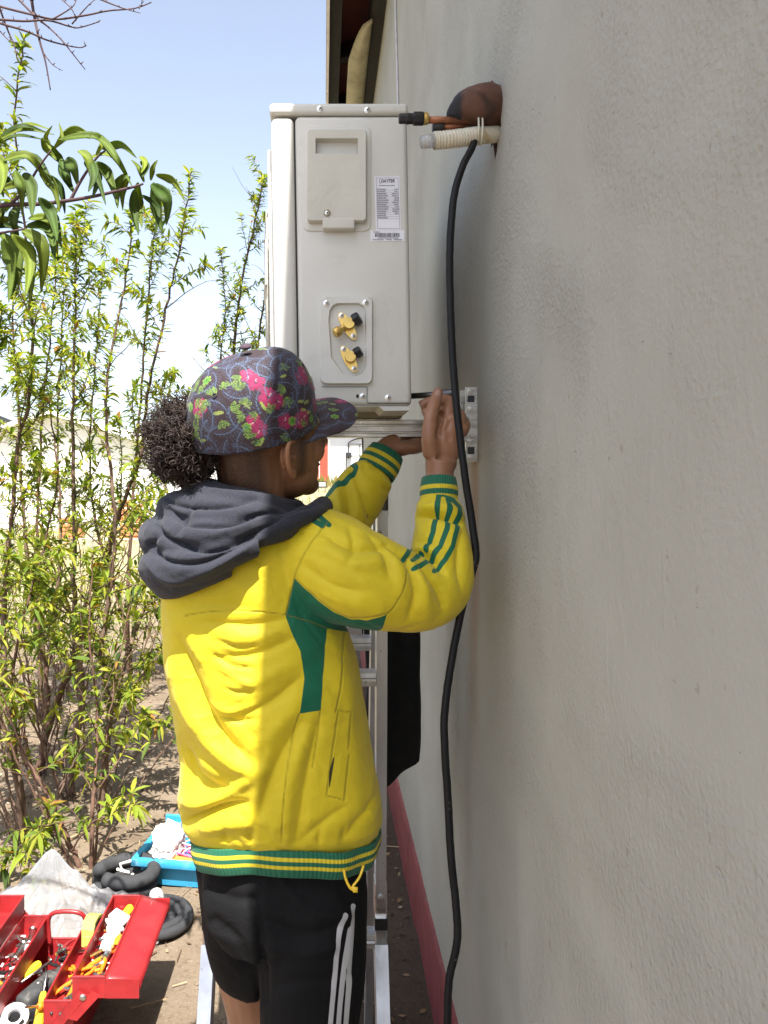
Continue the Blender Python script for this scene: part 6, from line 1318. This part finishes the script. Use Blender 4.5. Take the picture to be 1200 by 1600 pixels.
# ------------------------------------------------------------------ foam pipe insulation
def coil(name, label, cx, cy, r0, r1, turns, tr, z0, rise, ell=1.0, rot=0, end=None):
    pts = []; n = int(turns * 36)
    for i in range(n + 1):
        u = i / n; a = rot + u * turns * 2 * math.pi; r = r0 + (r1 - r0) * u; pts.append((cx + r * math.cos(a), cy + r * math.sin(a) * ell, z0 + rise * u + .003 * math.sin(a * 2.3)))
    if end: pts = [Vector(p) for p in end] + pts
    mb = MB(); mb.tube(pts, tr, 14); return tag(mb.build(name, M['foam'], smooth=True), label, 'foam tube', 'black foam pipe insulation')
coil('foam_tube', 'flat spiral coil of black foam tube beside the red toolbox', -.548, 2.60, .045, .130, 3.2, .0155, .016, .0, 1.0, R(200))
g2 = thing('foam_tube', 'thick doubled loop of black foam tube behind the spiral coil', 'foam tube', (-.72, 2.8, 0), 'black foam pipe insulation')
for k, (dx, z) in enumerate(((0, .026), (.012, .072))):
    pts = [(-.70 + dx + .095 * math.cos(a), 2.80 + .085 * math.sin(a), z + .004 * math.sin(2 * a)) for a in np.linspace(R(-150 + 25 * k), R(170 + 15 * k), 40)]; mb = MB(); mb.tube(pts, .024, 16); mb.build('tube', M['foam'], g2, smooth=True)
mb = MB(); mb.tube([(-.665, 2.79, .02 + .045 * i / 5 + .03 * math.sin(i)) for i in range(7)], .006, 6); mb.tube([(-.69 + .02 * math.sin(i * 2), 2.80 - .012 * i, .10 + .012 * math.sin(i * 1.3)) for i in range(7)], .005, 6); mb.build('string_tie', M['rag'], g2)
bo = thing('sealant_bottle', 'small white bottle with dark cap lying on the foam coil', 'bottle', (-.53, 2.58, .03)); d = Vector((.25, -1, -.12)).normalized(); p = Vector((-.545, 2.62, .055))
mb = MB(); mb.lathe([(.012, -.052), (.022, -.048), (.0235, -.04), (.0235, .03), (.02, .04), (.013, .045)], p, d, 20); mb.build('bottle_body', M['white_plastic'], bo, smooth=True)
mb = MB(); mb.lathe([(.015, .045), (.0155, .047), (.0155, .068), (.013, .072), (.0001, .0721)], p, d, 16); mb.build('cap', M['grey_tool'], bo, angle=40)
mb = MB(); mb.lathe([(.035, 0), (.038, .004), (.040, .05), (.040, .07), (.036, .07), (.034, .008)], (-.655, 2.44, .0), (.1, .0, 1), 22); tag(mb.build('plastic_tub', M['drain_clear'], smooth=True), 'clear plastic tub at the far corner of the red toolbox', 'tub')

# ------------------------------------------------------------------ blue toolbox
bl = thing('blue_toolbox', 'open dusty blue plastic toolbox on the soil behind the man', 'toolbox', (-.45, 2.98, 0)); Mb = Matrix.Translation((-.44, 2.94, 0)) @ Matrix.Rotation(R(-9), 4, 'Z')
def frust(mb, x0, x1, y0, y1, z0, z1, fl, t_=.004):
    b = [(x0, y0), (x1, y0), (x1, y1), (x0, y1)]; o = [(x0 - fl, y0 - fl), (x1 + fl, y0 - fl), (x1 + fl, y1 + fl), (x0 - fl, y1 + fl)]; i_ = [(x0 - fl + t_, y0 - fl + t_), (x1 + fl - t_, y0 - fl + t_), (x1 + fl - t_, y1 + fl - t_), (x0 - fl + t_, y1 + fl - t_)]; ib = [(x0 + t_, y0 + t_), (x1 - t_, y0 + t_), (x1 - t_, y1 - t_), (x0 + t_, y1 - t_)]
    vs = [Mb @ Vector((*p, z0)) for p in b] + [Mb @ Vector((*p, z1)) for p in o] + [Mb @ Vector((*p, z1)) for p in i_] + [Mb @ Vector((*p, z0 + t_)) for p in ib]
    fs = [(0, 3, 2, 1), (12, 13, 14, 15)]
    for k in range(4): j = (k + 1) % 4; fs += [(k, j, 4 + j, 4 + k), (4 + k, 4 + j, 8 + j, 8 + k), (8 + k, 8 + j, 12 + j, 12 + k)]
    mb.add(vs, fs)
mb = MB(); frust(mb, -.19, .19, -.115, .115, 0.0, .075, .006); mb.build('box', M['blue'], bl)
mb = MB()
for a, b in (((-.21, -.135), (.21, -.135)), ((-.21, .135), (.21, .135)), ((-.21, -.135), (-.21, .135)), ((.21, -.135), (.21, .135))):
    x0, x1 = sorted((a[0], b[0])); y0, y1 = sorted((a[1], b[1])); mb.rbox(x0 - .011, x1 + .011, y0 - .011, y1 + .011, .072 + (.001 if a[0] == b[0] else 0), .098 + (.001 if a[0] == b[0] else 0), .004, 2, 0, Mb)
mb.build('rim', M['blue'], bl, angle=35)
mb = MB(); mb.rbox(-.20, .20, .145, .158, .09, .135, .004, 2, 0, Mb); mb.build('lid_edge', M['blue'], bl)
mb = MB(); mb.rbox(.02, .045, -.01, .12, .10, .155, .008, 2, 0, Mb); mb.build('handle', M['blue'], bl, smooth=True)
mb = MB(); mb.rbox(-.10, .185, -.115, -.075, .03, .088, .004, 2, 0, Mb); tag(mb.build('parts_tray', M['orange_tray']), 'narrow orange tray inside the blue toolbox', 'tray')
t_ = thing('wire_bundle', 'tangle of pink and purple wires in the blue toolbox', 'wires', Mb @ Vector((-.01, .0, .07)))
rng = random.Random(44)
for k in range(16):
    cx, cy, r = rng.uniform(-.03, .06), rng.uniform(-.05, .02), rng.uniform(.03, .06); z = .07 + .003 * k; tl = rng.uniform(-.35, .35); pts = [Mb @ Vector((cx + r * 1.3 * math.cos(a) + .006 * math.sin(3 * a), cy + r * .7 * math.sin(a), z + tl * r * math.cos(a) + .006 * math.sin(2 * a + k))) for a in np.linspace(0, 6.283, 26, endpoint=False)]
    mb = MB(); mb.tube(pts, .003, 6, closed=True); mb.build('wire', M[['pinkwire', 'purplewire', 'pinkwire', 'red', 'white_wire'][k % 5]], t_, smooth=True)
def crumple(name, label, c, r, mat, seed, cat):
    bm = bmesh.new(); bmesh.ops.create_icosphere(bm, subdivisions=4, radius=1)
    for v in bm.verts:
        q = v.co.copy(); f = 1 - .55 * abs(mnoise.noise(q * 1.6 + Vector((seed, 0, 0)))) - .35 * abs(mnoise.noise(q * 3.7 + Vector((0, seed, 0)))); v.co = Vector((q.x * r[0], q.y * r[1], q.z * r[2])) * f
    mb = MB(); mb.bm(bm, 0, Matrix.Translation(c)); return tag(mb.build(name, mat, angle=40), label, cat)
crumple('wrapper', 'crumpled white wrapper bulging out of the blue toolbox', Mb @ Vector((-.135, -.01, .10)), (.075, .13, .08), M['rag'], 3, 'wrapper')
crumple('black_bag', 'dark bundle at the back of the blue toolbox', Mb @ Vector((.0, .085, .07)), (.09, .05, .06), M['black_cloth'], 8, 'bundle')
for o in BASES:
    if '_base' in o: del o['_base']
